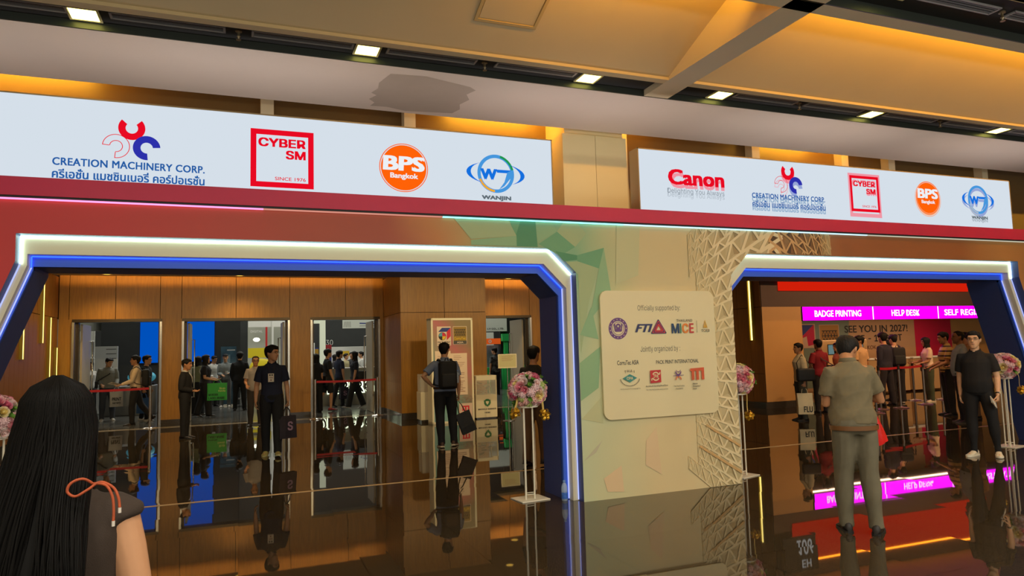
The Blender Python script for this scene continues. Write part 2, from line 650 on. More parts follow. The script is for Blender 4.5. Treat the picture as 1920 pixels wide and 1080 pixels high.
def wall_slot(x, y, z0, z1, nx, label, grp):
    t = thing('wall_light', label, 'wall light', (x, y, z0), 0, grp)
    c = MB(M_OLIVE)
    h = z1 - z0
    c.box(0, nx * .05, -.085, -.045, 0, h)
    c.box(0, nx * .05, .045, .085, 0, h)
    c.box(0, nx * .012, -.06, .06, 0, h)
    c.build('housing', t)
    c = MB(E_SLOT)
    c.tube([(nx * .03, 0, .01), (nx * .03, 0, h - .01)], .022, 10)
    c.build('tube', t)
    return t


wall_slot(-3.95, 17.6, 2.02, 3.41, 1, 'tallest of the glowing slot lights high on the slatted wood wall', 'slot lights')
wall_slot(-3.95, 18.25, .8, 2.61, 1, 'glowing slot light reaching lowest on the slatted wood wall', 'slot lights')
wall_slot(-3.95, 16.15, 1.68, 2.29, 1, 'short glowing slot light next to the slanting portal leg', 'slot lights')
wall_slot(-3.95, 18.88, .9, 1.95, 1, 'glowing slot light nearest the doorway corner', 'slot lights')
wall_slot(11.95, 14.2, 1.66, 3.3, -1, 'glowing yellow slot light on the dark wood wall by the badge sign', 'slot lights')

# ------------------------------------------------------------------ registration area on the right
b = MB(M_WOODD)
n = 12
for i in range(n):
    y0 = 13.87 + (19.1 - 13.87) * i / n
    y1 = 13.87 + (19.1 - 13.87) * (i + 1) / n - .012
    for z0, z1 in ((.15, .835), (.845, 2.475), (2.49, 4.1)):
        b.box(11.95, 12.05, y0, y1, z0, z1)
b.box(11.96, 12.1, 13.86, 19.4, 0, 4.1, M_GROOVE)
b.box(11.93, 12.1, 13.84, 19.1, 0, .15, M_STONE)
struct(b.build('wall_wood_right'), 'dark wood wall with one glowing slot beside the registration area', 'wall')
b = MB(M_BEIGEWALL)
b.box(11.97, 13.2, 13.85, 14.1, .16, 2.48)
b.box(13.1, 13.2, 14.1, 16.5, .16, 2.48, mat('recess_end_red', (150, 52, 40), .6))
b.box(11.95, 13.22, 13.835, 14.1, 0, .16, M_STONE)
b.box(11.97, 24, 13.86, 16.6, 2.48, 2.6, M_BROWN)
b.box(11.97, 24, 13.85, 14.0, 2.48, 4.1, M_BROWN)
struct(b.build('wall_registration'), 'beige wall and dark brown fascia around the registration recess', 'wall')
b = MB(M_BEIGEWALL)
b.box(13.1, 24, 16.5, 16.7, 0, 2.5)
struct(b.build('wall_registration_back'), 'back wall of the registration recess', 'wall')

# ------------------------------------------------------------------ exhibition hall shell
b = MB(M_HALLDARK)
b.box(-14, 26, 36, 36.2, 0, 8)
b.box(-14.2, -14, 19.4, 36, 0, 8)
b.box(26, 26.2, 19.4, 36, 0, 8)
b.box(-14, 26, 19.45, 36, 8, 8.1)
b.box(-14, -4.1, 19.2, 19.45, 0, 8)
b.box(12.05, 26, 19.2, 19.45, 0, 8)
b.box(-4.1, 12.05, 19.3, 19.45, 3.7, 8)
b.text('30', 4.02, 4.36, 2.07, 2.33, 35.99, mat('hall_number_white', (200, 200, 196), .6))
struct(b.build('wall_hall'), 'dark cladding of the exhibition hall, bay number 30 on it', 'wall')
# ------------------------------------------------------------------ the entrance portal
def art_mat():
    m = bpy.data.materials.new('printed_facade')
    m.use_nodes = True
    nt = m.node_tree
    N, Lk = nt.nodes.new, nt.links.new
    b = nt.nodes['Principled BSDF']
    b.inputs['Roughness'].default_value = .55
    tc = N('ShaderNodeTexCoord')
    sp = N('ShaderNodeSeparateXYZ')
    Lk(tc.outputs['Object'], sp.inputs[0])
    nz = N('ShaderNodeTexNoise')
    nz.inputs['Scale'].default_value = .9
    nz.inputs['Detail'].default_value = 1
    Lk(tc.outputs['Object'], nz.inputs['Vector'])
    ma = N('ShaderNodeMath')
    ma.operation = 'MULTIPLY_ADD'
    ma.inputs[1].default_value = .7
    Lk(nz.outputs['Fac'], ma.inputs[0])
    Lk(sp.outputs['X'], ma.inputs[2])
    mr = N('ShaderNodeMapRange')
    mr.inputs['From Min'].default_value = -3.65
    mr.inputs['From Max'].default_value = 12.35
    Lk(ma.outputs[0], mr.inputs['Value'])

    def ramp(stops):
        r = N('ShaderNodeValToRGB')
        e = r.color_ramp.elements
        while len(e) < len(stops):
            e.new(.5)
        for k, (x, c) in enumerate(stops):
            e[k].position = (x + 4) / 16
            e[k].color = lin(c)
        Lk(mr.outputs['Result'], r.inputs['Fac'])
        return r.outputs['Color']
    up = ramp([(-4, (204, 44, 52)), (-.9, (200, 58, 54)), (.6, (176, 74, 52)), (1.35, (166, 78, 54)), (1.75, (190, 124, 68)), (2.2, (178, 164, 104)), (2.7, (144, 168, 126)), (3.4, (128, 174, 134)), (3.8, (176, 186, 138)), (4.2, (206, 190, 142)), (5.5, (212, 190, 140)), (6.4, (178, 126, 78)), (7.2, (146, 86, 42)), (9.3, (142, 86, 42)), (10.3, (170, 122, 66)), (11.6, (150, 100, 50))])
    lo = ramp([(-4, (196, 40, 48)), (-1.5, (196, 40, 48)), (3.2, (190, 204, 168)), (3.7, (206, 204, 160)), (4.3, (222, 202, 154)), (5.4, (224, 204, 156)), (8, (200, 160, 100)), (11.6, (150, 100, 50))])
    mz = N('ShaderNodeMapRange')
    mz.inputs['From Min'].default_value = .9
    mz.inputs['From Max'].default_value = 2.5
    Lk(sp.outputs['Z'], mz.inputs['Value'])
    mx = N('ShaderNodeMixRGB')
    Lk(mz.outputs['Result'], mx.inputs['Fac'])
    Lk(lo, mx.inputs['Color1'])
    Lk(up, mx.inputs['Color2'])
    Lk(mx.outputs[0], b.inputs['Base Color'])
    return m


M_ART = art_mat()
M_NAVY = mat('navy_paint', (54, 70, 128), .5, noise=.03)
M_RINGW = mat('portal_white_paint', (232, 222, 188), .6)
M_RINGB = mat('portal_blue_paint', (58, 104, 226), .55)
E_WSTRIP = emis('white_light_strip', (216, 255, 244), 7.5)
E_BSTRIP = emis('blue_light_strip', (44, 84, 255), 3.2)
E_BSTRIP2 = emis('pale_blue_light_strip', (170, 182, 255), 1.3)
CX = 4.40     # mirror line between the two arches


def mir(p):
    return [(2 * CX - x, z) for x, z in p][::-1]


# outlines in (x, z): foot left, knee, top left, top right, chamfer foot, foot right
P0 = [(-2.60, 0), (-1.71, 2.45), (-1.71, 2.68), (3.12, 2.68), (3.38, 2.42), (3.38, 0)]
P2 = [(-2.53, 0), (-1.655, 2.43), (-1.655, 2.525), (3.055, 2.525), (3.315, 2.265), (3.315, 0)]
P3 = [(-2.51, 0), (-1.635, 2.40), (-1.635, 2.43), (3.02, 2.43), (3.262, 2.19), (3.255, 0)]
YF, YA, YB, YE = 6.76, 6.88, 6.98, 7.50

portal = thing('entrance_portal', 'wide temporary entrance portal with two lit archways and a printed front', 'entrance portal', (0, 0, 0))
c = MB(M_NAVY)
Q0 = mir(P0)
c.prism([P0[0], P0[1], P0[2], (-1.71, 3.0), (-5.0, 3.0), (-5.0, 0)], YF, YA, front=M_ART)
c.prism([(-1.71, 2.68), (CX, 2.68), (CX, 3.0), (-1.71, 3.0)], YF, YA, front=M_ART)
c.prism([(CX, 2.68), (10.51, 2.68), (10.51, 3.0), (CX, 3.0)], YF, YA, front=M_ART)
c.prism([P0[5], P0[4], P0[3], Q0[2], Q0[1], Q0[0]], YF, YA, front=M_ART)
c.prism([Q0[5], Q0[4], Q0[3], (10.51, 3.0), (13.5, 3.0), (13.5, 0)], YF, YA, front=M_ART)
# printed facets
yp = YF - .0015


def shade(n, rgb):
    return mat(n, rgb, .55)


G1, G2, G3, G4, G5 = shade('print_green_dark', (74, 140, 100)), shade('print_green', (104, 160, 118)), shade('print_green_mid', (138, 176, 132)), shade('print_sage', (160, 178, 132)), shade('print_sage_pale', (192, 192, 146))
PK, LV = shade('print_blush', (224, 196, 154)), shade('print_grey', (192, 186, 158))
facets = [
    ([(2.62, 2.985), (2.76, 2.985), (2.69, 2.78)], G2), ([(2.76, 2.985), (2.92, 2.985), (2.94, 2.69), (2.70, 2.69), (2.70, 2.82)], G1),
    ([(2.92, 2.985), (3.10, 2.985), (3.17, 2.86), (2.94, 2.74)], G3), ([(3.17, 2.86), (3.38, 2.70), (3.52, 2.85), (3.40, 2.98), (3.26, 2.98)], G4),
    ([(3.17, 2.86), (3.38, 2.70), (3.20, 2.60), (2.95, 2.72)], G2), ([(3.14, 2.65), (3.40, 2.61), (3.40, 2.56), (3.24, 2.54)], G1),
    ([(3.40, 2.61), (3.73, 2.70), (3.66, 2.47), (3.40, 2.545)], G2), ([(3.40, 2.545), (3.66, 2.47), (3.52, 2.10), (3.405, 1.55), (3.405, 2.40), (3.27, 2.53)], G4),
    ([(3.73, 2.70), (3.80, 2.2), (3.52, 1.9), (3.66, 2.47)], G3), ([(3.40, 1.75), (3.55, 2.05), (3.62, 1.7)], G3), ([(3.385, 1.45), (3.64, 1.62), (3.60, 1.18), (3.385, 1.05)], G3),
    ([(3.385, .86), (3.65, 1.1), (3.64, .80)], G5), ([(3.39, .42), (3.62, .62), (3.54, .50)], LV), 
    ([(3.62, .22), (3.84, .34), (3.86, .06), (3.66, .08)], PK), ([(4.16, .58), (4.3, .72), (4.34, .2), (4.14, .32)], PK),
    ([(2.0, 2.985), (2.6, 2.985), (2.7, 2.80), (2.2, 2.75)], G4), ([(2.2, 2.74), (2.7, 2.80), (2.70, 2.69), (2.2, 2.69)], G3),
    ([(3.9, 2.985), (4.2, 2.985), (4.15, 2.4), (3.86, 2.3)], G5),
]
for k, (pl, m) in enumerate(facets):
    c.flat(pl, yp - .0002 * k, m)
# printed lattice of triangles, dense at the right of the pier and above the second arch
LB2 = (223, 203, 155)
LB = (208, 190, 141)          # ground colour of the lattice print
rl = random.Random(3)


def tone(nm, rgb, f, z=2):
    q = max(0, min(4, int(f * 4 + .5)))
    f = q / 4
    g = LB if z > 1.5 else LB2
    return shade('print_%s_%d_%d' % (nm, q, z > 1.5), tuple(int(a * f + b_ * (1 - f)) for a, b_ in zip(rgb, g)))


def clip(poly, regs):
    """cut a convex patch to convex half-plane regions: each region a list of (a, b, c) with a x + b z <= c"""
    out = []
    for reg in regs:
        p_ = poly
        for a, b_, cc in reg:
            q = []
            for k in range(len(p_)):
                P_, Q_ = p_[k], p_[(k + 1) % len(p_)]
                dp, dq = a * P_[0] + b_ * P_[1] - cc, a * Q_[0] + b_ * Q_[1] - cc
                if dp <= 0:
                    q.append(P_)
                if dp * dq < 0:
                    t_ = dp / (dp - dq)
                    q.append((P_[0] + t_ * (Q_[0] - P_[0]), P_[1] + t_ * (Q_[1] - P_[1])))
            p_ = q
            if len(p_) < 3:
                break
        if len(p_) >= 3:
            out.append(p_)
    return out


REGS = [[(1, 0, 5.412), (0, 1, 2.42), (0, -1, -.008)], [(0, -1, -2.42), (0, 1, 2.69), (1, -1, 5.412 - 2.42)], [(0, -1, -2.69), (0, 1, 2.962), (1, 0, 8.2)]]


def strip_poly(p_, q, w_):
    L_ = math.hypot(q[0] - p_[0], q[1] - p_[1]) or 1e-6
    nx, nz = -(q[1] - p_[1]) / L_ * w_ / 2, (q[0] - p_[0]) / L_ * w_ / 2
    return [(p_[0] + nx, p_[1] + nz), (q[0] + nx, q[1] + nz), (q[0] - nx, q[1] - nz), (p_[0] - nx, p_[1] - nz)]


def lattice(xs, zv, xv, slopes, fade, cols, flip=None):
    """printed truss of triangles running to a vanishing point (xv, zv)"""
    mx = (lambda p_: (flip - p_[0], p_[1])) if flip else (lambda p_: p_)
    lit, midc, darkc, pale = cols
    for b_ in range(len(slopes) - 1):
        s0_, s1_ = slopes[b_], slopes[b_ + 1]
        for n_ in range(len(xs) - 1):
            xa, xb = xs[n_], xs[n_ + 1]
            f = fade((xa + xb) / 2, zv + s0_ * ((xa + xb) / 2 - xv))
            if f < .06 or rl.random() > f * 2.6 + .1:
                continue
            zz = lambda x, s_: zv + s_ * (x - xv)
            xm = (xa + xb) / 2 + rl.uniform(-.08, .08) * (xb - xa)
            A_, B_, C_ = (xa, zz(xa, s0_)), (xb, zz(xb, s0_)), (xm, zz(xm, s1_))
            D_, E_ = (xa, zz(xa, s1_)), (xb, zz(xb, s1_))
            M_ = (xm + .1 * (xb - xa), zz(xm, s0_ + .25 * (s1_ - s0_)))
            lw = .13 * abs(xb - xa)
            items = [([A_, M_, C_], tone(midc[0], midc[1], f, C_[1])), ([M_, B_, C_], tone(darkc[0], darkc[1], f, C_[1])), ([A_, B_, M_], tone(pale[0], pale[1], f, C_[1])), ([A_, C_, D_], tone(pale[0], pale[1], f, C_[1])), ([B_, E_, C_], tone(midc[0], midc[1], f * .7, C_[1]))]
            for pl, m in items:
                for cpl in clip([mx(q) for q in pl], REGS):
                    lay_[0] += 1
                    c.flat(cpl, yp - .0045 - lay_[0] * 1.2e-6, m)
            for pq in ((A_, C_), (C_, B_), (A_, B_), (D_, E_)):
                for cpl in clip([mx(q) for q in strip_poly(pq[0], pq[1], lw)], REGS):
                    lay_[1] += 1
                    c.flat(cpl, yp - .0110 - lay_[1] * 1.2e-6, tone(lit[0], lit[1], f, C_[1]))


lay_ = [0, 0]
xs_ = [4.46 + 1.75 * .80 ** n_ for n_ in range(14)][::-1]
sl_ = [-.80]
while sl_[-1] < .95:
    sl_.append(sl_[-1] + (.098 if len(sl_) % 2 else .056))
edge = lambda z: 4.78 + .30 * math.exp(-((z - 1.7) / .62) ** 2)
fade1 = lambda x, z: max(0, min(1, (x - edge(z) + .10) / .50))
CR = (('lat_line', (232, 214, 170)), ('lat_mid', (188, 168, 122)), ('lat_dark', (160, 140, 98)), ('lat_pale', (198, 180, 136)))
lattice(xs_, 1.35, 3.3, sl_, fade1, CR)
xs_ = [4.72 + 1.24 * .80 ** n_ for n_ in range(12)][::-1]
BRN = (('brn_line', (206, 164, 110)), ('brn_mid', (120, 84, 46)), ('brn_dark', (78, 54, 30)), ('brn_pale', (140, 100, 58)))
lattice(xs_, 1.35, 3.4, [s_ for s_ in sl_ if s_ > .3], lambda x, z: max(0, min(1, (x - 4.95) / .25)), BRN, flip=11.96)
for a_, d_ in (((4.95, .70), (5.41, .43)), ((4.85, .47), (5.41, .13))):
    for cpl in clip(strip_poly(a_, d_, .028), REGS):
        c.flat(cpl, yp - .0185, shade('print_lattice_band', (206, 168, 112)))
c.build('printed_front', portal)

M_BAND = mat('crimson_band', (194, 24, 70), .5, noise=.02)
c = MB(M_BAND)
c.box(-5, 13.5, 6.70, 6.9, 2.985, 3.14)
c.box(-5, 13.5, 6.71, 6.76, 2.97, 2.985, M_BLACK)
c.build('header_band', portal)
for x0, x1, m in ((-5, .2, emis('pink_light_strip', (255, 150, 205), 1.6)), (.2, 1.9, emis('rose_light_strip', (255, 170, 150), .7)), (1.9, 3.98, emis('cyan_light_strip', (140, 240, 245), 2.2)), (3.98, 7.6, emis('cool_light_strip', (190, 235, 255), 1.6)), (7.6, 13.5, emis('dim_light_strip', (230, 225, 200), .7))):
    c = MB(m)
    c.box(x0, x1, 6.735, 6.755, 2.958, 2.97)
    c.build('light_strip', portal)


def ring(c, A, B, y0, y1):
    """front-facing band between two outlines, with its thickness"""
    n = len(A)
    vs = [(x, y0, z) for x, z in A] + [(x, y0, z) for x, z in B] + [(x, y1, z) for x, z in B] + [(x, y1, z) for x, z in A]
    fs = []
    for i in range(n - 1):
        fs.append((i, i + 1, n + i + 1, n + i))
        fs.append((n + i, n + i + 1, 2 * n + i + 1, 2 * n + i))
        fs.append((3 * n + i, 3 * n + i + 1, i + 1, i))
    c.add(vs, fs)


for k, (a0, a2, a3) in enumerate(((P0, P2, P3), (mir(P0), mir(P2), mir(P3)))):
    w = MB(M_RINGW)
    ring(w, a0, a2, YA, YB)
    af = w.build('arch_frame', portal)
    w = MB(M_RINGB)
    ring(w, a2, a3, YB, YB + .06)
    w.build('blue_step', af)
    w = MB(M_NAVY)
    out = [(x + (-.05 if x < (0 if k == 0 else 8) else .05), z + (.05 if z > 2 else 0)) for x, z in a3]
    ring(w, out, a3, YB + .03, YE)
    w.build('arch_lining', af)
    for nm, A, y, ms, r in (('white_strip', a0, YA - .012, E_WSTRIP, .008), ('blue_strip', a2, YB - .010, E_BSTRIP, .006)):
        w = MB(ms)
        n = len(A)
        cxm = sum(p[0] for p in A) / n
        off = .010
        pts = []
        for x, z in A:
            pts.append(V((x + (off if x < cxm else -off), y, max(.01, z - (off if z > 2.3 else 0)))))
        for i in range(n - 1):
            leg = abs(pts[i].z - pts[i + 1].z) > 1.0
            w.tube([pts[i], pts[i + 1]], r * (.7 if leg and nm[0] == 'w' else 1), 6, (E_BSTRIP2 if leg else ms), ref=(0, 1, 0))
        w.build('light_strip', af)

# ------------------------------------------------------------------ LED screens
E_SCREEN = emis('screen_white', (213, 223, 233), 1.0)
E_RED, E_BLUE, E_NAVY = emis('screen_red', (232, 10, 34), 1), emis('screen_blue', (44, 48, 170), 1), emis('screen_blue_text', (36, 92, 164), 1)
E_ORANGE, E_WJ, E_WJ2, E_WJ3 = emis('screen_orange', (255, 98, 8), 1), emis('screen_bright_blue', (20, 112, 222), 1), emis('screen_sky', (70, 150, 220), 1), emis('screen_grey_text', (96, 108, 116), 1)
E_GREEN, E_AMBER, E_W = emis('screen_green', (30, 150, 80), 1), emis('screen_amber', (240, 170, 40), 1), emis('screen_logo_white', (236, 240, 245), 1)
G_RED, G_BLUE, G_OR, G_GREY, G_NAVY = emis('screen_red_ghost', (240, 150, 164), 1), emis('screen_blue_ghost', (150, 165, 214), 1), emis('screen_orange_ghost', (250, 160, 110), 1), emis('screen_grey_ghost', (176, 186, 196), 1), emis('screen_navy_ghost', (140, 170, 200), 1)
E_DIM = emis('screen_dim_grey', (130, 140, 150), 1)
SY = 6.742


class Pan:
    """lettering and marks on a screen: z-layers kept apart by 0.2 mm"""

    def __init__(s, c, y):
        s.c, s.y = c, y

    def ny(s):
        s.y -= .0002
        return s.y


def creation(p, x, z, red, blue, tc, w=1.0, s=1.0, outline=True, zt=0):
    c = p.c
    c.disc(x, z, .105 * s * w, p.ny(), red, 40, .048 * s * w, 137, 403)
    c.disc(x + .118 * s * w, z - .168 * s, .108 * s * w, p.ny(), blue, 40, .048 * s * w, 5, 275)
    if outline:
        ox, oz = x - .118 * s * w, z - .168 * s
        for r in (.106, .052):
            c.disc(ox, oz, r * s * w, p.ny(), red, 40, (r - .006) * s * w, -95, 175)
        for a in (-95, 175):
            ca, sa = math.cos(R(a)), math.sin(R(a))
            c.line((ox + .052 * s * w * ca, oz + .052 * s * sa), (ox + .106 * s * w * ca, oz + .106 * s * sa), .006, p.ny(), red)
    x0, x1 = x - .585 * s * w, x + .585 * s * w
    c.text('CREATION MACHINERY CORP.', x0, x1, z - .365 * s + zt, z - .298 * s + zt, p.ny(), tc, .03, 0, space=1.05)
    c.text('ครีเอชั่น แมชชินเนอรี่ คอร์ปอเรชั่น', x0, x1, z - .475 * s + zt, z - .388 * s + zt, p.ny(), tc, .03)


def cyber(p, x0, x1, z0, z1, red, fr=.09):
    c = p.c
    w, h = x1 - x0, z1 - z0
    t = w * fr
    for a in ((x0, x1, z0, z0 + t), (x0, x1, z1 - t, z1), (x0, x0 + t, z0, z1), (x1 - t, x1, z0, z1)):
        c.flat([(a[0], a[2]), (a[1], a[2]), (a[1], a[3]), (a[0], a[3])], p.ny(), red)
    c.text('CYBER', x0 + .12 * w, x0 + .87 * w, z1 - .30 * h, z1 - .145 * h, p.ny(), red, .036)
    c.text('SM', x0 + .55 * w, x0 + .87 * w, z1 - .50 * h, z1 - .345 * h, p.ny(), red, .036)
    c.text('SINCE 1976', x0 + .38 * w, x0 + .87 * w, z0 + .125 * h, z0 + .185 * h, p.ny(), red, .012)


def bps(p, x, z, r, org, white, dz=0):
    c = p.c
    c.disc(x, z, r, p.ny(), org, 48, r * .965)
    c.disc(x, z, r * .93, p.ny(), org, 48)
    c.text('BPS', x - .86 * r, x + .86 * r, z - .13 * r + dz, z + .48 * r + dz, p.ny(), white, .05, .04, sans=False)
    c.text('Bangkok', x - .56 * r, x + .58 * r, z - .50 * r + dz, z - .22 * r + dz, p.ny(), white, .035, sans=False)


def wanjin(p, x, z, r, c1, c2, c3, gr, am, name=True):
    c = p.c
    c.disc(x, z, r, p.ny(), c2, 48, r * .82)
    c.disc(x, z, r, p.ny(), gr, 48, r * .88, 15, 75)
    c.disc(x, z, r * .97, p.ny(), am, 48, r * .86, 200, 265)
    for sgn in (1, -1):
        pts_o, pts_i = [], []
        for k in range(13):
            a = R(-60 + 120 * k / 12)
            th = .12 * math.cos(R(-90 + 180 * k / 12))
            px, pz = 1.52 * math.cos(a) * .98, .62 * math.sin(a)
            rot = R(10)
            f = lambda u, v: (x + sgn * r * (u * math.cos(rot) - v * math.sin(rot) * sgn), z + r * (v * math.cos(rot) + sgn * u * math.sin(rot) * 0 + v * 0))
            pts_o.append(f(px + th, pz))
            pts_i.append(f(px - th, pz))
        c.flat(pts_o + pts_i[::-1], p.ny(), c1)
    c.text('W', x - .84 * r, x + .06 * r, z - .34 * r, z + .24 * r, p.ny(), c1, .06, sans=False)
    c.flat([(x + .02 * r, z + .22 * r), (x + .86 * r, z + .22 * r), (x + .80 * r, z + .06 * r), (x + .06 * r, z + .06 * r)], p.ny(), c1)
    c.flat([(x + .62 * r, z + .10 * r), (x + .86 * r, z + .22 * r), (x + .80 * r, z - .2 * r), (x + .45 * r, z - .62 * r), (x + .15 * r, z - .82 * r), (x + .45 * r, z - .42 * r)], p.ny(), c2)
    if name:
        c.text('WANJIN', x - .8 * r, x + .8 * r, z - 1.42 * r, z - 1.15 * r, p.ny(), c3, .06)


def screen(x0, x1, label):
    t = thing('led_screen', label, 'LED screen', (0, 0, 3.14))
    t['group'] = 'LED screens on the portal'
    f = MB(mat('screen_casing', (150, 128, 92), .45, metal=.3))
    f.box(x0, x1, 6.745, 6.92, 0, .72)
    f.box(x0, x1, 6.738, 6.745, .708, .72)
    f.box(x0, x0 + .012, 6.738, 6.745, 0, .72)
    f.box(x1 - .012, x1, 6.738, 6.745, 0, .72)
    f.build('casing', t)
    c = MB(E_SCREEN)
    c.flat([(x0 + .012, .001), (x1 - .012, .001), (x1 - .012, .708), (x0 + .012, .708)], SY)
    return t, c


t, c = screen(-3.1, 3.135, 'longer looking LED screen at the left, sharp logos, cut off by the picture edge')
p = Pan(c, SY)
Z = lambda z: z - 3.14
creation(p, -.882, Z(3.628), E_RED, E_BLUE, E_NAVY)
cyber(p, .087, .648, Z(3.172), Z(3.717), E_RED)
bps(p, 1.513, Z(3.440), .245, E_ORANGE, E_W)
wanjin(p, 2.483, Z(3.443), .203, E_WJ, E_WJ2, E_WJ3, E_GREEN, E_AMBER)
c.text('Canon', -2.55, -1.86, Z(3.39), Z(3.60), p.ny(), E_RED, .045, sans=False)
c.build('display', t)

t, c = screen(4.20, 10.45, 'LED screen at the right, caught mid-change with doubled logos')
p = Pan(c, SY)
# doubled picture: a paler copy slipped downwards under the sharper one
c.text('Canon', 4.62, 5.38, Z(3.42), Z(3.60), p.ny(), G_RED, .045, sans=False)
c.text('Canon', 4.595, 5.383, Z(3.46), Z(3.645), p.ny(), E_RED, .045, sans=False)
c.text('Delighting You Always', 4.58, 5.375, Z(3.30), Z(3.375), p.ny(), G_GREY, 0)
c.text('Delighting You Always', 4.58, 5.375, Z(3.345), Z(3.42), p.ny(), E_DIM, 0)
creation(p, 6.352, Z(3.675), G_RED, G_BLUE, G_NAVY, 1, .98)
creation(p, 6.352, Z(3.72), E_RED, E_BLUE, E_NAVY, 1, .98, True)
cyber(p, 7.335, 7.885, Z(3.20), Z(3.775), G_RED)
cyber(p, 7.36, 7.86, Z(3.27), Z(3.745), E_RED, .075)
bps(p, 8.755, Z(3.50), .245, G_OR, G_OR)
bps(p, 8.755, Z(3.515), .225, E_ORANGE, E_W, .02)
wanjin(p, 9.745, Z(3.50), .205, G_BLUE, G_BLUE, G_GREY, G_BLUE, G_GREY)
wanjin(p, 9.745, Z(3.54), .205, E_WJ, E_WJ2, E_WJ3, E_WJ2, G_GREY)
c.build('display', t)

# ------------------------------------------------------------------ sponsor board on the pier
def rrect(x0, x1, z0, z1, r, n=6):
    pts = []
    for cx, cz, a0 in ((x1 - r, z1 - r, 0), (x0 + r, z1 - r, 90), (x0 + r, z0 + r, 180), (x1 - r, z0 + r, 270)):
        for k in range(n + 1):
            a = R(a0 + 90 * k / n)
            pts.append((cx + r * math.cos(a), cz + r * math.sin(a)))
    return pts


bd = thing('sponsor_board', 'cream rounded board naming supporters and organizers, on the pier between the archways', 'sponsor board', (0, 6.76, 0))
c = MB(mat('board_cream', (226, 213, 170), .5))
c.prism(rrect(3.64, 5.125, .832, 2.225, .09), -.034, -.006)
for x in (3.9, 4.86):
    for z in (1.1, 2.0):
        c.box(x - .03, x + .03, -.006, 0, z - .03, z + .03)
T = lambda n, rgb: mat(n, rgb, .55)
K_G, K_B = T('ink_grey', (92, 88, 80)), T('ink_black', (54, 54, 56))
p = Pan(c, -.0345)
c.text('Officially supported by:', 4.105, 4.66, 1.99, 2.065, p.ny(), K_G)
c.text('Jointly organized by :', 4.12, 4.635, 1.532, 1.61, p.ny(), K_G)
c.text('CorruTec ASIA', 3.82, 4.09, 1.413, 1.462, p.ny(), K_B, .018)
c.text('PACK PRINT INTERNATIONAL', 4.312, 4.876, 1.408, 1.45, p.ny(), K_B, .016)
# purple round seal
PU = T('ink_purple', (106, 66, 128))
c.disc(3.85, 1.81, .118, p.ny(), PU, 40, .082)
c.disc(3.85, 1.81, .072, p.ny(), PU, 36, .066)
for a in range(0, 360, 24):
    ca, sa = math.cos(R(a)), math.sin(R(a))
    c.disc(3.85 + .1 * ca, 1.81 + .1 * sa, .006, p.ny(), T('board_ink_cream', (224, 206, 162)), 8)
c.disc(3.85, 1.835, .03, p.ny(), PU, 20, .012)
c.flat([(3.83, 1.825), (3.87, 1.825), (3.885, 1.775), (3.815, 1.775)], p.ny(), PU)
for dx in (-.045, .045):
    c.flat([(3.85 + dx - .008, 1.86), (3.85 + dx + .008, 1.86), (3.85 + dx * .8 + .008, 1.78), (3.85 + dx * .8 - .008, 1.78)], p.ny(), PU)
# FTI with looping triangle
IN, RE = T('ink_navy', (44, 52, 100)), T('ink_red', (196, 48, 52))
c.text('FTI', 4.06, 4.285, 1.765, 1.855, p.ny(), IN, .045, .35)
for k, (m, r) in enumerate(((IN, .112), (RE, .094), (IN, .078), (RE, .062), (RE, .048))):
    cx_, cz_ = 4.362, 1.80
    pts = [(cx_ + r * math.cos(R(90 + 120 * i)), cz_ + .9 * r * math.sin(R(90 + 120 * i))) for i in range(3)]
    for i in range(3):
        c.line(pts[i], pts[(i + 1) % 3], .011, p.ny(), m)
# THAILAND MICE | TCEB
c.text('THAILAND', 4.60, 4.812, 1.873, 1.902, p.ny(), K_G, .01, 0, space=1.15)
mc = [(30, 64, 104), (50, 130, 110), (222, 130, 50), (190, 60, 60)]
xs = [(4.53, 4.632), (4.642, 4.66), (4.672, 4.755), (4.768, 4.826)]
for ch, (a, d), col in zip('MICE', xs, mc):
    c.text(ch, a, d, 1.745, 1.855, p.ny(), T('ink_mice_' + ch, col), .03)
c.line((4.87, 1.75), (4.87, 1.885), .004, p.ny(), K_G)
GO = T('ink_gold', (206, 160, 60))
c.flat([(4.968, 1.83), (4.985, 1.895), (5.002, 1.83), (4.985, 1.85)], p.ny(), GO)
c.line((4.962, 1.80), (4.975, 1.845), .012, p.ny(), GO)
c.line((5.008, 1.80), (4.995, 1.845), .012, p.ny(), GO)
c.disc(4.985, 1.815, .016, p.ny(), GO, 14)
c.text('TCEB', 4.93, 5.04, 1.755, 1.785, p.ny(), K_G, .01)
# THAI CPA
TE = T('ink_teal', (60, 140, 134))
c.flat([(3.875, 1.268), (3.965, 1.312), (4.055, 1.268), (3.965, 1.222)], p.ny(), TE)
c.text('CPA', 3.925, 4.005, 1.252, 1.283, p.ny(), T('board_ink_cream', (224, 206, 162)), .03)
for k, ch in enumerate('THAI'):
    a = R(118 - 19 * k)
    x, z = 3.965 + .115 * math.cos(a), 1.27 + .075 * math.sin(a)
    hw_ = .003 if ch == 'I' else .012
    c.text(ch, x - hw_, x + hw_, z - .012, z + .016, p.ny(), K_G, .01)
for k in range(19):
    a = R(190 + 8.8 * k)
    x, z = 3.965 + .118 * math.cos(a), 1.27 + .085 * math.sin(a)
    c.disc(x, z, .006, p.ny(), K_G, 6)
c.text('สมาคมบรรจุภัณฑ์กระดาษลูกฟูกไทย', 3.84, 4.09, 1.145, 1.163, p.ny(), K_G)
